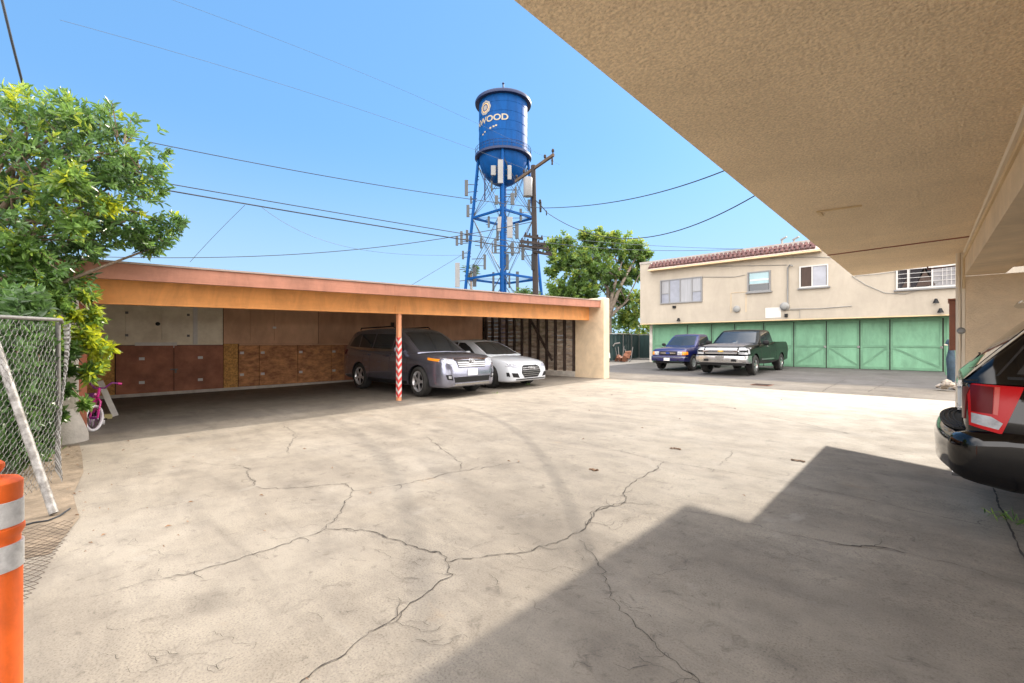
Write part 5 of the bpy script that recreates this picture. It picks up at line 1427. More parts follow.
# ================================================================== UTILITY POLE
PD = 22.0
pb = P(536.3, 342.5, PD); PZ = gz(pb.x, pb.y)
up = thing('utility_pole', 'dark wooden utility pole with a grey transformer just right of the water tower', 'utility pole', (pb.x, pb.y, PZ), YAW)
def pz(py): return CAMZ + (342.5 - py) * PD / FPX - PZ
def pp(px, py, dy=0.0):
    d = PD + dy
    return Vector(((px - 536.3) / FPX * d + (0.053 * dy), dy, CAMZ + (342.5 - py) * d / FPX - PZ))
top = pp(533.2, 165.5)
mb = MB(); mb.tube([(0.04, 0, 0), top * .5 + Vector((.02, 0, 0)), top], [.165, .14, .115], 12); mb.build('pole', 'pole_wood', up, smooth=50)
# long top crossarm that runs towards the viewer on the right
za = pz(168.5)
ca = Vector((-1.00, 1.75, za)); cb = Vector((.70, -1.55, za + .02))
mb = MB(); mb.bar(ca, cb, .10, .13); arm = mb.build('crossarm', 'arm_wood', up)
for t in (.03, .25, .80, .985):
    c = ca.lerp(cb, t); mb = MB(); mb.lathe([(.03, .06), (.03, .14), (.07, .16), (.05, .20), (.07, .23), (.04, .29), (0, .30)], 10, c); mb.build('insulator', 'pole_wood', arm, smooth=50)
c = ca.lerp(cb, .97); mb = MB(); mb.lathe([(.0, -.42), (.045, -.40), (.035, -.3), (.05, -.22), (.03, -.1), (.03, -.06)], 10, c); mb.build('insulator', 'pole_wood', arm, smooth=50)
c = pp(527.8, 187, -.25); mb = MB(); mb.lathe([(0, -.47), (.20, -.46), (.215, -.44), (.215, .40), (.20, .44), (.10, .48), (0, .48)], 20, c); mb.tube([c + Vector((.1, .1, .2)), pp(533.4, 183)], .04, 6); mb.tube([c + Vector((.1, .1, -.2)), pp(533.4, 192)], .04, 6)
mb.build('transformer', 'antenna_white', up, smooth=40)
for py, x0, x1, dy in ((237, 524, 543, -.14), (242.5, 520, 546, -.15), (247, 519, 549, -.16), (253, 533, 552, -.13)):
    a = pp(x0, py - 1.5, dy); b = pp(x1, py + 2.0, dy); mb = MB(); mb.bar(a, b, .09, .11); o = mb.build('crossarm', 'pole_wood', up)
    for t in (.08, .3, .72, .94):
        c = a.lerp(b, t); mb = MB(); mb.lathe([(.02, .05), (.05, .08), (.035, .11), (.05, .15), (0, .17)], 8, c); mb.build('insulator', 'black_plastic', o)
for (px, py, w, h) in ((540.5, 207, .10, .5), (540, 202, .12, .22), (533, 262, .16, .8), (540.5, 246, .3, .12), (546.5, 213, .05, .22), (549, 253, .16, .16)):
    mb = MB(); mb.cbox(pp(px, py, -.1), (w, .12, h)); mb.build('bracket', 'black_plastic', up, bevel=.02)
mb = MB(); mb.tube([pp(535.4, 200, -.15), pp(540.5, 205, -.1), pp(546.5, 212, -.1)], .02, 6); mb.build('bracket', 'black_plastic', up)

# ================================================================== POWER LINES
def wire(name_label, p0, pm, p2, r, m='wire_black', n=40):
    p0, pm, p2 = (P(*q) for q in (p0, pm, p2))
    # quadratic through three points at t = 0, tm, 1
    tm = (pm - p0).length / ((pm - p0).length + (p2 - pm).length)
    c = (pm - p0 * (1 - tm) ** 2 - p2 * tm ** 2) / (2 * tm * (1 - tm))
    pts = [p0 * (1 - t) ** 2 + c * 2 * t * (1 - t) + p2 * t * t for t in [k / n for k in range(n + 1)]]
    mb = MB(); mb.tube(pts, r, 6)
    o = rebase(mb.build('power_line', m, smooth=60), p0)
    tag(o, name_label, 'power line', 'overhead lines strung from the utility pole')
wire('upper thin overhead line sloping left from the pole over the carport', (541, 208, 21.8), (300, 171.5, 17), (-60, 96, 13), .014)
wire('middle overhead line above the thick one left of the pole', (541, 246, 21.8), (300, 206.5, 17.5), (-60, 143, 13), .017)
wire('thickest overhead line running left from the pole over the carport', (541, 251.5, 21.8), (300, 213, 17.5), (-60, 150, 13), .024)
wire('sagging overhead line lowest above the carport roof on the left', (536, 221, 22), (300, 254, 24), (-60, 250, 20), .018)
wire('overhead line rising right from the pole to the overhanging roof', (541, 208, 21.8), (640, 197, 16), (800, 136, 9.4), .016)
wire('overhead line dipping past the green tree up to the overhang', (546, 212, 21.8), (622, 238.5, 17), (840, 138, 9.2), .015)
wire('pale line from the pole across the tree to the garage roof', (541, 242, 21.8), (640, 250, 22), (812, 243, 21.5), .012, 'wire_grey')
wire('second pale line just under it to the garage roof', (541, 236, 21.8), (680, 247, 22), (812, 249, 21.5), .010, 'wire_grey')
wire('faint high line descending from upper left to the water tower', (560, 165, 40), (300, 48, 26), (60, -40, 20), .007, 'wire_grey')
wire('faint line under it meeting the pole top', (533, 172, 22), (300, 90, 18), (60, 20, 15), .006, 'wire_grey')
wire('slack faint line hanging from the thick line to the tower foot', (468, 255, 26), (370, 251, 24), (262, 207.5, 16.9), .008, 'wire_grey')
wire('short stay wire dropping left from the thick line to the carport roof', (245, 205, 16.6), (215, 235, 17), (190, 262, 17.5), .008, 'wire_grey')
wire('stay wire rising right behind the tower leg from the roof', (410, 286, 34), (440, 268, 34), (470, 250, 34), .016, 'wire_grey')
wire('thick black cable entering the leafy tree at the upper left', (-8, -45, 6.0), (12, 42, 6.4), (26, 96, 6.8), .016)

# far pole on the horizon over the carport roof
dp = P(383, 342.5, 90)
fp = thing('utility_pole', 'tiny distant utility pole peeping over the carport roof', 'utility pole', (dp.x, dp.y, TZ), YAW)
mb = MB(); mb.tube([(0, 0, 0), (0, 0, 12.9)], .2, 8); mb.build('pole', 'pole_wood', fp)
for z in (12.6, 11.8): mb = MB(); mb.bar((-1.1, 0, z), (1.1, 0, z - .1), .2, .25); mb.build('crossarm', 'pole_wood', fp)

# ================================================================== TREES
def leaf_quads(mb, c, axis, L, w, rnd, hue, hues, bend=.25, seg=2):
    # pointed leaf with a fold: 6 points
    d = axis.normalized()
    s_ = d.cross(Vector((rnd.uniform(-1, 1), rnd.uniform(-1, 1), rnd.uniform(-.2, 1)))).normalized()
    up_ = s_.cross(d)
    p = [c, c + d * L * .35 + s_ * w * .5 + up_ * w * bend, c + d * L * .35 - s_ * w * .5 + up_ * w * bend, c + d * L * .7 + s_ * w * .42 - up_ * w * .1, c + d * L * .7 - s_ * w * .42 - up_ * w * .1, c + d * L - up_ * w * .5, c + d * L * .35, c + d * L * .7 - up_ * w * .3]
    mb.add(p, [(0, 1, 6), (0, 6, 2), (1, 3, 7, 6), (6, 7, 4, 2), (3, 5, 7), (7, 5, 4)])
    hues.extend([hue] * 6)
def rosette(mb, c, d, n, L, w, rnd, hue, hues):
    d = d.normalized()
    x = d.orthogonal().normalized(); y = d.cross(x)
    a0 = rnd.uniform(0, 6.28)
    for k in range(n):
        a = a0 + k * 2.4
        tilt = rnd.uniform(.35, 1.35)
        ax = d * math.cos(tilt) + (x * math.cos(a) + y * math.sin(a)) * math.sin(tilt)
        leaf_quads(mb, c - d * (k * .012 * L / .1), ax, L * rnd.uniform(.7, 1.15), w * rnd.uniform(.8, 1.2), rnd, min(1, max(0, hue + rnd.uniform(-.10, .10))), hues)
def finish_leaves(mb, hues, name, mat, parent):
    o = MB.build_raw(mb, name, mat, parent)
    a = o.data.attributes.new('hue', 'FLOAT', 'FACE'); a.data.foreach_set('value', np.array(hues, dtype=np.float32))
    return o
def build_raw(mb, name, mat, parent):
    me = bpy.data.meshes.new(name); me.from_pydata(mb.v, [], mb.f); me.materials.append(mat); me.update()
    o = bpy.data.objects.new(name, me); COL.objects.link(o); o.parent = parent
    return o
MB.build_raw = staticmethod(build_raw)
def limb(mb, a, b, r0, r1, rnd, bow=.12, n=7):
    a = Vector(a); b = Vector(b); L = (b - a).length
    k = Vector((rnd.uniform(-1, 1), rnd.uniform(-1, 1), rnd.uniform(-.3, .6))) * bow * L
    pts = [a.lerp(b, t) + k * math.sin(PI * t) for t in [i / n for i in range(n + 1)]]
    mb.tube(pts, [r0 + (r1 - r0) * i / n for i in range(n + 1)], 7)
    return pts
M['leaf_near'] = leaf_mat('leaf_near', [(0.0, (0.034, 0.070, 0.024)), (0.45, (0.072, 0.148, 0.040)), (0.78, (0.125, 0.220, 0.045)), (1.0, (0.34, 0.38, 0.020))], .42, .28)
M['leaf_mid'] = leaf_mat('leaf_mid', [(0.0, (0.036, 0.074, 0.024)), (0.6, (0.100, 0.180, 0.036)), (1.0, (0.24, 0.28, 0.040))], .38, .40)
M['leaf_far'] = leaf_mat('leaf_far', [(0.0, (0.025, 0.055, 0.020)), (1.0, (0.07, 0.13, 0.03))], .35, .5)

# ---- big leafy tree behind the fence at the left edge
rn = random.Random(11)
tb_ = Vector((-7.7, -.95, 0))
tr = thing('broadleaf_tree', 'large leafy green tree overhanging the chain link fence and carport corner', 'tree', tb_)
def Lp(px, py, d): return P(px, py, d) - tb_
trunk = MB()
main = limb(trunk, (0, 0, 0), Lp(-10, 190, 6.0), .13, .07, rn, .05)
lobes = [  # px, py, depth, radius(m), flatten
    (20, 168, 6.0, 1.06), (75, 150, 6.0, .70), (120, 150, 6.1, .62), (108, 188, 6.2, .66), (48, 200, 5.8, .9), (15, 240, 5.6, .95), (58, 246, 6.0, .42), (95, 235, 6.2, .38), (-50, 200, 5.5, 1.2), (30, 285, 5.6, .5),
    (125, 222, 6.2, .34), (150, 235, 6.4, .28), (170, 225, 6.6, .22), (152, 248, 6.5, .16), (80, 120, 6.0, .40), (45, 116, 6.0, .36), (10, 122, 5.9, .45), (100, 124, 6.1, .32), (140, 172, 6.2, .36), (0, 300, 5.4, .5), (-60, 290, 5.3, .9), (-40, 140, 5.8, .85)]
crown = MB(); hues = []
for (px, py, d, r_) in lobes:
    c = Lp(px, py, d)
    t0 = main[min(len(main) - 1, 3 + rn.randint(0, 4))]
    bp2 = limb(trunk, t0, c, .035 + r_ * .014, .012, rn, .10)
    n = int(185 * r_ ** 1.9) + 16
    for k in range(n):
        v = Vector((rn.gauss(0, 1), rn.gauss(0, 1), rn.gauss(0, .85))).normalized()
        rad = r_ * rn.uniform(.40, 1.12) ** .6
        q = c + v * rad
        dd = (v + Vector((0, .2, .35)) + Vector((rn.uniform(-.4, .4),) * 3)).normalized()
        if rn.random() < .10: trunk.tube([c + v * rad * .3, q], [.010, .005], 4)
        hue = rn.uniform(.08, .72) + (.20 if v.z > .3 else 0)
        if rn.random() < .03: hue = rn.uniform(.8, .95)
        rosette(crown, q, dd, rn.randint(7, 10), rn.uniform(.085, .135), rn.uniform(.026, .040), rn, hue, hues)
# sunny young shoots hanging beside the carport post
shoots = [(94, 318, 6.0, .17, .95), (92, 342, 5.9, .19, .95), (107, 348, 6.0, .10, 1.0), (84, 332, 5.9, .12, .9), (70, 372, 5.8, .12, .5), (90, 372, 5.9, .14, .8), (62, 392, 5.7, .12, .45), (86, 404, 5.8, .07, .7), (66, 288, 5.9, .17, .85), (58, 328, 5.6, .15, .9), (52, 345, 5.5, .12, .7), (64, 350, 5.7, .14, .5), (100, 364, 6.0, .09, .95), (28, 298, 5.3, .22, .85), (52, 298, 5.6, .22, .75), (40, 272, 5.5, .28, .55), (58, 415, 5.7, .08, .5), (74, 315, 5.8, .10, .95), (44, 318, 5.4, .14, .95), (86, 296, 6, .10, .8), (20, 250, 5.3, .25, .7), (70, 180, 5.4, .22, .8), (110, 205, 5.8, .14, .95), (75, 225, 5.5, .2, .75)]
for (px, py, d, r_, hh) in shoots:
    c = Lp(px, py, d)
    limb(trunk, Lp(px - 14, py - 16, d - .12), c, .007, .004, rn, .05)
    for k in range(int(26 * (r_ / .2) ** 1.6) + 5):
        v = Vector((rn.gauss(0, 1), rn.gauss(0, 1), rn.gauss(0, 1))).normalized()
        rosette(crown, c + v * r_ * rn.uniform(.2, 1), (v + Vector((.2, .3, .1))).normalized(), rn.randint(6, 9), .115, .042, rn, hh + rn.uniform(-.25, .12), hues)
trunk.build('trunk', 'bark', tr, smooth=60)
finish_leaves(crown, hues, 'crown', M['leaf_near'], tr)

# dark planting behind the fence seen through the mesh
def shrub(name, label, cat, loc, rx, ry, h, n, L, hue0, hue1, seed, mat='leaf_near', w=.4):
    rr = random.Random(seed)
    t = thing(name, label, cat, loc)
    mb = MB(); hs = []; st_ = MB()
    for k in range(7):
        a = rr.uniform(0, 6.28); limb(st_, (0, 0, 0), (rx * .6 * math.cos(a), ry * .6 * math.sin(a), h * rr.uniform(.5, .85)), .022, .008, rr)
    for k in range(n):
        a = rr.uniform(0, 6.28); q = math.sqrt(rr.random()); z = h * rr.uniform(.06, 1)
        f = math.sqrt(max(.05, 1 - (2 * z / h - 1) ** 2 * .75))
        p = Vector((rx * q * f * math.cos(a), ry * q * f * math.sin(a), z))
        rosette(mb, p, (p - Vector((0, 0, h * .4)) + Vector((0, 0, .2 * h))), rr.randint(5, 8), L, L * w, rr, rr.uniform(hue0, hue1), hs)
    st_.build('stems', 'bark', t, smooth=60)
    finish_leaves(mb, hs, 'foliage', M[mat], t)
    return t
shrub('hedge_shrub', 'dense dark shrub seen through the chain link mesh at left edge', 'shrub', (-7.4, -1.35, 0), 1.5, .75, 1.75, 620, .13, .0, .35, 21)
shrub('hedge_shrub', 'tall shady shrub filling the gap between mesh and tree trunk', 'shrub', (-7.25, -.17, 0), .85, .26, 1.95, 620, .12, .0, .45, 24)
shrub('hedge_shrub', 'tall shrub in the corner behind the carport end wall', 'shrub', (-9.9, -.75, 0), 1.3, .5, 2.7, 500, .14, .0, .45, 25)
shrub('hedge_shrub', 'leafy shrub pressing against the fence beside the carport wall', 'shrub', (-8.25, -.55, 0), .5, .45, 1.75, 260, .12, .1, .6, 22)

# ---- rounded tree behind the green fence
rn = random.Random(5)
p0 = P(606, 342.5, 31.0); base = Vector((p0.x, p0.y, .26))
tr = thing('broadleaf_tree', 'round green tree standing behind the green screened fence', 'tree', base)
def Mp(px, py, d): return P(px, py, d) - base
trunk = MB(); crown = MB(); hues = []
a = Mp(608, 318, 31); limb(trunk, (0.1, 0, 0), a, .30, .22, rn, .03)
b1 = limb(trunk, (0, 0, .2), Mp(596, 300, 30.6), .20, .12, rn, .06)
mains = [limb(trunk, a, Mp(x, y, d), .17, .06, rn, .08) for x, y, d in ((575, 268, 30.5), (600, 258, 31.5), (622, 262, 31), (640, 250, 31.5), (585, 300, 30), (628, 300, 32))]
lob = [(597, 246, 31, 1.15), (600, 236, 31, .55), (575, 258, 30.5, 1.2), (560, 262, 30.5, .85), (558, 288, 30.2, .75), (552, 245, 30.4, .55), (566, 242, 30.6, .7), (622, 250, 31.2, 1.15), (636, 248, 31.4, .75), (648, 255, 31.6, .4), (641, 262, 31.5, .5), (598, 268, 30.4, 1.3), (578, 280, 30.2, 1.1), (612, 278, 31.5, 1.2), (570, 294, 30.2, .85), (590, 294, 30, .75), (632, 275, 32, .8), (620, 300, 32.5, .8), (628, 318, 33, .8), (644, 300, 33.5, .7), (585, 236, 31, .5), (612, 238, 31, .6), (552, 272, 30.4, .45), (549, 298, 30.2, .4)]
for (px, py, d, r_) in lob:
    c = Mp(px, py, d); mm = rn.choice(mains)
    limb(trunk, mm[rn.randint(3, 7)], c, .05, .02, rn, .1)
    for k in range(int(70 * r_ ** 1.8) + 14):
        v = Vector((rn.gauss(0, 1), rn.gauss(0, 1), rn.gauss(0, .8))).normalized()
        q = c + v * r_ * rn.uniform(.35, 1.1)
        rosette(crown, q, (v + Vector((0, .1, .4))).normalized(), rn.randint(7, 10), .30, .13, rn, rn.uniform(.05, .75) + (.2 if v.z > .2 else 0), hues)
trunk.build('trunk', 'bark_grey', tr, smooth=60)
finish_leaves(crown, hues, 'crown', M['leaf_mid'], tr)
# greenery beyond the fence gap
for i, (px, d, rx, h, lab) in enumerate(((640, 33, 1.6, 5.0, 'yellow green bush behind the fence close to the garage building'), (618, 36, 2.4, 4.6, 'dark bush behind the trunk of the round tree'), (590, 34, 1.8, 3.8, 'dark bush hidden behind the carport end wall'))):
    q = P(px, 342.5, d); shrub('garden_shrub', lab, 'shrub', (q.x, q.y, .26), rx, rx, h, 300, .28, .05 if i else .4, .6 if i else 1, 30 + i, 'leaf_mid')
# small tree tops past the tower
q = P(527, 342.5, 60); shrub('distant_tree', 'low distant tree top showing between the tower legs', 'tree', (q.x, q.y, .26), 2.6, 2.6, 8.3, 260, .6, .1, .9, 41, 'leaf_far')
q = P(553, 342.5, 34); shrub('distant_tree', 'low green tree at the foot of the round tree beside the pole', 'tree', (q.x, q.y, .26), 1.5, 1.5, 4.6, 160, .35, .1, .8, 42, 'leaf_mid')
# palm behind the left tower leg
q = P(471, 342.5, 85); pt = thing('palm_tree', 'distant palm tree behind the left leg of the water tower', 'tree', (q.x, q.y, .26))
mb = MB(); mb.tube([(0, 0, 0), (.2, 0, 7), (0, 0, 14.6)], [.3, .24, .22], 8); mb.build('trunk', 'bark_grey', pt)
mb = MB(); hs = []; rr = random.Random(9)
for k in range(34):
    a = rr.uniform(0, 6.28); e = rr.uniform(-.9, 1.2); L = rr.uniform(1.5, 2.1)
    d = Vector((math.cos(a) * math.cos(e), math.sin(a) * math.cos(e), math.sin(e)))
    for j in range(9):
        t = j / 8; p = Vector((0, 0, 14.7)) + d * L * (.45 + .3 * t)
        sd = d.cross(Vector((0, 0, 1))).normalized()
        leaf_quads(mb, p, d + sd * (t - .5) * 1.6 + Vector((0, 0, -.25)), L * .5, .14, rr, rr.random(), hs)
finish_leaves(mb, hs, 'crown', M['leaf_far'], pt)
# ================================================================== FENCES AND SMALL THINGS
# green screened chain link fence beyond the carport
F0 = Vector((-14.15, 21.2, .22)); F1 = Vector((-14.55, 25.0, .26)); F2 = Vector((-15.4, 28.6, .26)); F3 = Vector((-11.8, 30.5, .26))
gf = thing('screened_fence', 'dark green screened fence with steel rail beyond the carport end', 'fence', F0)
def sheet(mb, a, b, z0, z1, n=24, amp=.03, t=.012):
    for i in range(n):
        p = a.lerp(b, i / n); q = a.lerp(b, (i + 1) / n)
        s0, s1 = amp * math.sin(i * 1.9), amp * math.sin((i + 1) * 1.9)
        vs = [(p.x + s0, p.y, p.z + z0), (q.x + s1, q.y, q.z + z0), (q.x + s1, q.y, q.z + z1), (p.x + s0, p.y, p.z + z1)]
        vs += [(x - t, y, z) for x, y, z in vs]
        mb.add(vs, [(0, 1, 2, 3), (7, 6, 5, 4), (0, 4, 5, 1), (3, 2, 6, 7)])
mb = MB(); z = Vector((0, 0, 0))
f = [F0 - F0, F1 - F0, F2 - F0, F3 - F0]
for i in range(3): sheet(mb, f[i], f[i + 1], .05, 1.62)
mb.build('screen', 'tarp_green', gf)
mb = MB()
mb.tube([p + Vector((0, 0, 1.66)) for p in f], .03, 8); mb.build('top_rail', 'steel_galv', gf)
for i in range(3):
    for t in (0, .5):
        p = f[i].lerp(f[i + 1], t) + Vector((.04, 0, 0)); mb = MB(); mb.tube([p, p + Vector((0, 0, 1.70))], .028, 8); mb.build('fence_post', 'steel_galv', gf)
# junk leaning on that fence
q = on_ground(623, 361.5)
jp = thing('scrap_pile', 'rusty scrap and grey pipes heaped against the green fence', 'scrap heap', q)
rr = random.Random(4)
mb = MB()
for k in range(9): mb.cbox((rr.uniform(-.4, .4), rr.uniform(-.3, .3), .1 + rr.uniform(0, .45)), (rr.uniform(.15, .4), rr.uniform(.1, .3), rr.uniform(.1, .45)), Euler((rr.uniform(-.5, .5), rr.uniform(-.5, .5), rr.uniform(0, 3))).to_matrix())
mb.build('rusty_panels', 'rust_metal', jp, bevel=.01)
mb = MB()
for k in range(6): a = Vector((rr.uniform(-.4, .6), rr.uniform(-.4, .1), .02)); mb.tube([a, a + Vector((rr.uniform(-.5, .1), .3, rr.uniform(.7, 1.2)))], .025, 6)
mb.build('grey_pipes', 'steel_galv', jp)
mb = MB(); mb.tube([(-.55, -.2, .9), (-.5, -.1, 1.05), (-.2, 0, 1.1)], .05, 6); mb.build('bent_pipe', 'steel_old', jp)
q = on_ground(606, 363.5); wp = thing('bent_pipe', 'white bent pipe standing by the carport end wall', 'pipe', q)
mb = MB(); mb.tube([(-.25, 0, 0), (-.25, 0, .60), (-.15, 0, .70), (.1, 0, .68), (.2, 0, .55), (.22, 0, .3)], .045, 8); mb.build('pipe', 'white_paint', wp, smooth=60)

# chain link fence on the left
A = Vector((-4.30, -.94, 0)); Bc = Vector((-6.20, .10, 0)); C_ = Vector((-6.9, .12, 0))
cf = thing('chain_link_fence', 'grey chain link fence with sagging mesh at the left edge', 'fence', Bc)
def chain(mb, a, b, z0, z1, pitch=.072, r=.0021, sag=0.0, seed=1, flat=False):
    rr = random.Random(seed)
    d = (b - a); L = d.length; d.normalize(); nrm = Vector((-d.y, d.x, 0))
    hp = pitch / 2
    nc = int(L / pitch); nr = int((z1 - z0) / hp)
    def wav(u, z): return .035 * math.sin(u * 2.3 + seed) + .03 * math.sin(z * 3.1 + u * 1.3) + sag * (1 - z / z1) ** 2
    for c in range(nc):
        pts = []
        for k in range(nr + 1):
            side = (1 if k % 2 else 0)
            u = c * pitch + (hp if side else 0) + (.0 if side else 0) + (1 if side else -1) * .0025
            z = z0 + k * hp
            p = a + d * u + nrm * (wav(u, z) + (.004 if k % 4 < 2 else -.004)); p.z = z
            pts.append(p)
        mb.tube(pts, r, 4, caps=False)
        # the matching half turn
        pts2 = []
        for k in range(nr + 1):
            side = (0 if k % 2 else 1)
            u = c * pitch + hp + (hp if side else 0) - (.0025 if side else -.0025)
            z = z0 + k * hp
            p = a + d * u + nrm * (wav(u, z) + (-.004 if k % 4 < 2 else .004)); p.z = z
            pts2.append(p)
        mb.tube(pts2, r, 4, caps=False)
mb = MB(); chain(mb, A - Bc, Bc - Bc, .02, 1.58, sag=.04, seed=2); mb.build('mesh_panel', 'steel_galv', cf)
mb = MB(); chain(mb, Bc - Bc, C_ - Bc, .02, 1.58, sag=.02, seed=5); mb.build('mesh_panel', 'steel_galv', cf)
for a, b in ((A, Bc), (Bc, C_)):
    mb = MB(); mb.tube([a - Bc + Vector((0, 0, 1.60)), (a + b) / 2 - Bc + Vector((0, 0, 1.585)), b - Bc + Vector((0, 0, 1.60))], .017, 8); mb.build('top_rail', 'steel_galv', cf, smooth=60)
for p in (A, C_):
    mb = MB(); mb.tube([p - Bc + Vector((0, -.03, 0)), p - Bc + Vector((0, -.03, 1.60))], .022, 10); mb.build('fence_post', 'steel_galv', cf, smooth=60)
# loose torn mesh on the ground at its foot
cm = MB(); rr = random.Random(8)
def flatmesh(mb, ox, oy, W, L, rot, pitch=.07, r=.0024):
    c_, s_ = math.cos(rot), math.sin(rot)
    def h(u, v): return .008 + .045 * max(0, math.sin(u * 5 + v * 3)) * (.4 + .6 * abs(math.sin(v * 4))) + .10 * max(0, v - L * .75)
    hp = pitch / 2
    for i in range(int(W / hp)):
        pts = []
        for k in range(int(L / hp)):
            u = i * hp + (hp if (k + i) % 2 else 0); v = k * hp
            x = ox + u * c_ - v * s_ + .02 * math.sin(v * 6); y = oy + u * s_ + v * c_ + .03 * math.sin(u * 7)
            pts.append((x, y, gz(x, y) + h(u, v)))
        mb.tube(pts, r, 4, caps=False)
flatmesh(cm, -3.35, -.50, .42, 1.55, R(80), r=.0017)
fl = rebase(cm.build('loose_mesh', 'stud'), (-4.2, -.1, 0)); tag(fl, 'torn loose chain link mesh lying on the ground by the leaning pipe', 'wire mesh')
# leaning pipe
foot = on_ground(54, 516)
hi = P(-6, 338, 3.78)
mb = MB(); d = (hi - foot); mb.tube([foot + d * -.0 + Vector((0, 0, .02)), foot + d * .5, foot + d * 1.12], .029, 12)
lp = rebase(mb.build('leaning_pipe', 'steel_old', smooth=60), foot); tag(lp, 'weathered grey steel pipe leaning against the chain link fence', 'pipe')
# wire hook cable on the ground
mb = MB(); pts = [on_ground(*q) for q in ((20, 528), (34, 524), (48, 522), (60, 517), (70, 510))]; mb.tube([p + Vector((0, 0, .012)) for p in pts], .006, 6)
cb_ = rebase(mb.build('ground_wire', 'wire_black', smooth=60), pts[0]); tag(cb_, 'dark wire lying across the foot of the leaning pipe', 'wire')

# orange delineator post
bc = P(-8.5, 342.5, 1.085); bz = 0.0
ob = thing('delineator_post', 'orange traffic delineator post with two white reflective bands at bottom left', 'bollard', (bc.x, bc.y, bz))
def bh(py): return CAMZ - (py - 342.5) / FPX * 1.085
rr_ = .052
mb = MB(); z1 = bh(483)
mb.lathe([(rr_ + .05, 0), (rr_ + .05, .03), (rr_ + .01, .06), (rr_, .10), (rr_, bh(548)), (rr_ - .003, bh(546)), (rr_ - .003, bh(538)), (rr_, bh(536)), (rr_ + .004, bh(532)), (rr_ + .004, bh(528)), (rr_ - .001, bh(526)), (rr_ - .003, bh(523)), (rr_ - .003, bh(503)), (rr_, bh(501)), (rr_ + .001, z1), (rr_ - .006, z1 + .008), (rr_ - .02, z1 + .012), (.015, z1 + .014), (.013, bh(474)), (.018, bh(471)), (.022, bh(468)), (.022, bh(464)), (.016, bh(461.5)), (0, bh(461))], 40)
mb.build('post_body', 'orange_plastic', ob, smooth=35)
for a, b in ((526, 501), (570, 544)):
    mb = MB(); mb.lathe([(rr_ + .0008, bh(a)), (rr_ + .0022, bh(a) + .001), (rr_ + .0022, bh(b) - .001), (rr_ + .0008, bh(b))], 40); mb.build('reflective_band', 'reflective_white', ob, smooth=35)

# child's bicycle in the carport corner
q = Vector((-9.80, .53, 0))
bk = thing('child_bicycle', 'small pink and purple bicycle with white tyres in the carport corner', 'bicycle', q, R(3))
def steer(mb):
    c, s_ = math.cos(R(-38)), math.sin(R(-38))
    mb.v = [(.25 + (x - .25) * c - y * s_, (x - .25) * s_ + y * c, z) for x, y, z in mb.v]; return mb
W = .185
def wheelb(x, turn=lambda m: m):
    t = MB(); t.lathe([(W + .022 * math.cos(a), .022 * math.sin(a)) for a in [2 * PI * k / 10 for k in range(10)]], 28, (x, 0, W + .022), 'y', closed=True)
    o = turn(t).build('tyre', 'tyre_white', bk, smooth=60)
    h = MB(); h.lathe([(W - .02, -.008), (W - .005, -.01), (W - .005, .01), (W - .02, .008)], 28, (x, 0, W + .022), 'y', closed=True); h.tube([(x, -.04, W + .022), (x, .04, W + .022)], .018, 8)
    for k in range(14):
        a = 2 * PI * k / 14; h.tube([(x + .015 * math.cos(a), .015 * (1 if k % 2 else -1), W + .022 + .015 * math.sin(a)), (x + (W - .01) * math.cos(a), 0, W + .022 + (W - .01) * math.sin(a))], .0022, 4)
    turn(h).build('wheel_rim', 'bike_purple', o, smooth=60)
wheelb(.30, steer); wheelb(-.30)
z0 = W + .022
mb = MB()
mb.tube([(.20, 0, .52), (.18, 0, .46), (-.08, 0, .24)], .024, 8); mb.tube([(.21, 0, .57), (-.14, 0, .42)], .018, 8); mb.tube([(-.14, 0, .50), (-.08, 0, .24)], .018, 8)
for sg in (-1, 1): mb.tube([(-.08, sg * .02, .24), (-.30, sg * .05, z0), (-.14, sg * .02, .44)], .011, 6)
mb.build('frame', 'bike_pink', bk, smooth=60)
mb = MB(); mb.tube([(.17, 0, .66), (.215, 0, .52)], .02, 8)
for sg in (-1, 1): mb.tube([(.215, sg * .01, .50), (.23, sg * .05, .45), (.30, sg * .05, z0)], .014, 8)
fk = steer(mb).build('fork', 'bike_pink', bk, smooth=60)
mb = MB(); mb.tube([(.06, -.19, .72), (.14, -.15, .74), (.17, -.07, .66), (.17, .07, .66), (.14, .15, .74), (.06, .19, .72)], .013, 8); hb = steer(mb).build('handlebar', 'bike_purple', bk, smooth=60)
for sg in (-1, 1): mb = MB(); mb.tube([(.07, sg * .185, .72), (.02, sg * .21, .71)], .02, 8); steer(mb).build('grip', 'bike_pink', hb, smooth=60)
mb = MB(); n = 10; rings = []
for i in range(9):
    t = i / 8; w = .09 * (1 - t) ** .6 + .022; rings.append([(-.27 + .25 * t, w * math.cos(a), .525 + .02 * math.sin(a) + .01 * (1 - t)) for a in [2 * PI * k / n for k in range(n)]])
loft(mb, rings); mb.build('saddle', 'bike_purple', bk, smooth=60)
mb = MB(); mb.box(-.33, .0, .035, .05, z0 + .02, z0 + .09); mb.build('chain_guard', 'bike_pink', bk, bevel=.01)
mb = MB(); mb.lathe([(.05, -.06), (.05, .06)], 14, (-.08, 0, .24), 'y'); mb.bar((-.08, .07, .24), (.0, .07, .14), .02, .015); mb.bar((.0, .06, .14), (.0, .16, .14), .05, .02); mb.bar((-.08, -.07, .24), (-.16, -.07, .34), .02, .015); mb.bar((-.16, -.06, .34), (-.16, -.16, .34), .05, .02); mb.build('crank', 'black_plastic', bk)
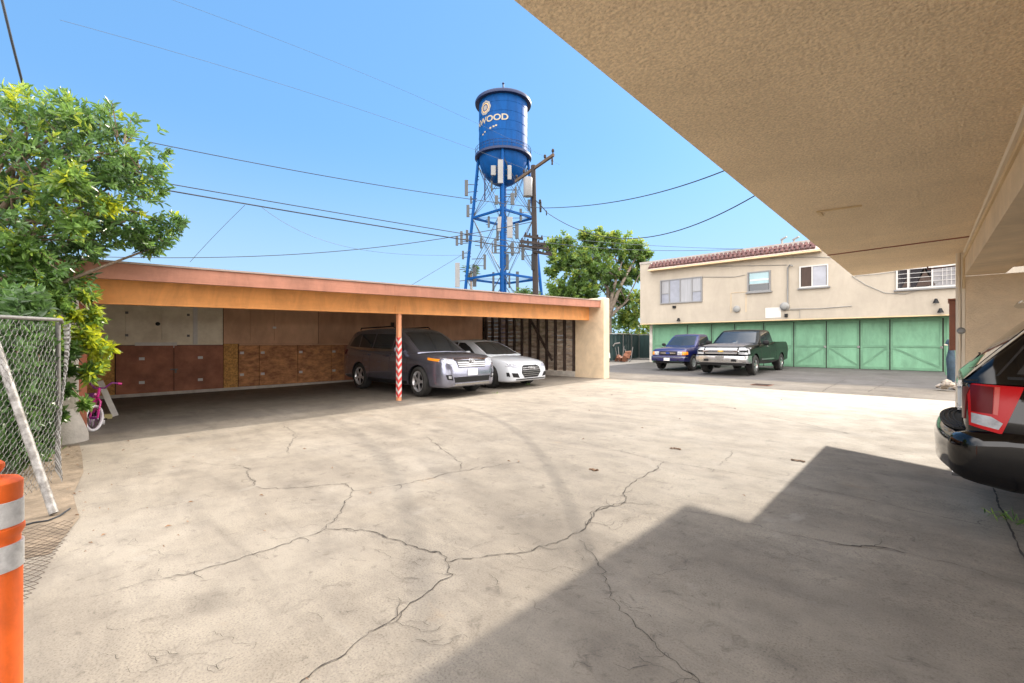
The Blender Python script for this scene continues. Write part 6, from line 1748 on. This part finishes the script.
for sg in (-1, 1): mb = MB(); mb.lathe([(.07, -.015), (.07, .015)], 16, (-.34, sg * .15, .07), 'y'); mb.tube([(-.30, 0, z0), (-.34, sg * .13, .07)], .008, 6); mb.build('training_wheel', 'tyre_white', bk, smooth=40)
# yellow block by the board
q = on_ground(107.5, 418.5); mb = MB(); mb.cbox((0, 0, .035), (.16, .12, .07)); mb.cbox((0, 0, .075), (.12, .08, .012)); yb = mb.build('wood_block', pm('pale_wood', (.55, .50, .24), .8, var=.1), bevel=.006); yb.location = q; tag(yb, 'pale yellow block lying on the floor by the white leaning board', 'block')

# things at the foot of the cabinet wall: rolled tarp and rubble
q = P(951.5, 342.5, 13.5); tp = thing('rolled_tarp', 'dark blue rolled tarp stood upright beside the tan wall', 'tarp', (q.x, q.y, gz(q.x, q.y)))
mb = MB(); mb.tube([(0, 0, 0), (.02, 0, .3), (-.02, 0, .7), (.0, 0, 1.0), (-.02, 0, 1.15)], [.10, .12, .10, .07, .06], 12)
mb.tube([(-.10, 0, 1.13), (-.06, 0, 1.22), (.06, 0, 1.20), (.1, 0, 1.13)], [.05, .08, .08, .05], 10); mb.build('tarp', 'cloth_blue', tp, smooth=60)
q = on_ground(946.5, 375); gp = thing('gate_post', 'slim pale green post with a cap in front of the last garage door', 'post', q)
mb = MB(); mb.tube([(0, 0, 0), (0, 0, 1.05)], .035, 10); mb.build('shaft', 'green_trim', gp, smooth=50)
mb = MB(); mb.lathe([(.06, 1.05), (.065, 1.08), (.04, 1.12), (0, 1.13)], 12); mb.build('cap', 'pipe_cream', gp, smooth=50)
q = P(952, 342.5, 11.5); rp = thing('rubble_heap', 'small heap of broken concrete at the foot of the tan wall', 'rubble', (q.x, q.y, gz(q.x, q.y)))
rr = random.Random(12)
for k in range(9):
    mb = MB(); s_ = rr.uniform(.07, .16)
    mb.lathe([(0, -s_ * .5), (s_ * .8, -s_ * .3), (s_, .1 * s_), (s_ * .6, s_ * .5), (0, s_ * .6)], 7, (rr.uniform(-.2, .2), rr.uniform(-.4, .5), s_ * .5 + rr.uniform(0, .12)))
    mb.v = [(x + rr.uniform(-.02, .02), y + rr.uniform(-.02, .02), z + rr.uniform(-.02, .02)) for x, y, z in mb.v]; mb.build('chunk', 'rubble', rp)
# crumpled dark cloth / debris on the slab and fallen leaves
for (px, py, s_, lab) in ((594, 470, .042, 'dark crumpled leaf clump left of the long crack on the slab'), (676, 449, .06, 'dark crumpled rag lying on the sunlit slab'), (798, 461, .065, 'dark rag at the edge of the shadow corner'),):
    q = on_ground(px, py); mb = MB(); rr = random.Random(int(px))
    for k in range(5):
        t = k / 4; c = Vector(((t - .5) * s_ * 1.6, rr.uniform(-.02, .02), .012)); mb.lathe([(0, -.010), (s_ * .30, -.006), (s_ * .34, .004), (s_ * .15, .014), (0, .016)], 8, c)
    mb.v = [(x + rr.uniform(-.012, .012), y + rr.uniform(-.012, .012), z * .45 + rr.uniform(-.002, .003)) for x, y, z in mb.v]
    o = mb.build('rag', 'dry_leaf', smooth=60); o.location = q; tag(o, lab, 'litter')
mb = MB(); rr = random.Random(77)
for k in range(90):
    if k < 45: x, y = rr.uniform(-8.3, -3.5), rr.uniform(.1, 1.6) ** 1.0 * rr.random() + .1
    else: x, y = rr.uniform(-8.0, 1.0), rr.uniform(.5, 12)
    a = rr.uniform(0, 6.28); L = rr.uniform(.010, .026); z = gz(x, y) + .006
    dx, dy = math.cos(a) * L, math.sin(a) * L
    mb.add([(x - dx, y - dy, z), (x + dy * .35, y - dx * .35, z + .012), (x + dx, y + dy, z + .004), (x - dy * .35, y + dx * .35, z + .008)], [(0, 1, 2, 3)])
tag(mb.build('fallen_leaves', 'dry_leaf'), 'small dry leaves scattered over the concrete', 'leaves', kind='stuff')
# drain grate and weeds
q = on_ground(762, 385); dg_ = thing('drain_cover', 'small dark drain cover in the shaded paving before the green doors', 'drain cover', q)
mb = MB(); mb.box(-.25, .25, -.25, .25, .002, .012); mb.build('frame', 'rust_metal', dg_)
mb = MB()
for k in range(7): mb.box(-.21, .21, -.22 + k * .065, -.19 + k * .065, .0125, .02)
mb.build('grating', 'stud', dg_)
mb = MB(); hs = []; rr = random.Random(15)
for (px, py, n) in ((1003, 520, 26), (62, 440, 30), (50, 452, 24), (528, 385, 14), (497, 394, 8), (70, 434, 14)):
    c = on_ground(px, py)
    for k in range(n):
        a = rr.uniform(0, 6.28); e = rr.uniform(.5, 1.5)
        leaf_quads(mb, c + Vector((rr.uniform(-.10, .10), rr.uniform(-.10, .10), 0)), Vector((math.cos(a) * math.cos(e), math.sin(a) * math.cos(e), math.sin(e))), rr.uniform(.07, .22 if px < 100 else .10), .010, rr, rr.uniform(.3, .9), hs)
wd = MB.build_raw(mb, 'weeds', M['leaf_near'], None)
a = wd.data.attributes.new('hue', 'FLOAT', 'FACE'); a.data.foreach_set('value', np.array(hs, dtype=np.float32))
tag(wd, 'small weeds growing from the pavement cracks and fence foot', 'weeds', kind='stuff')
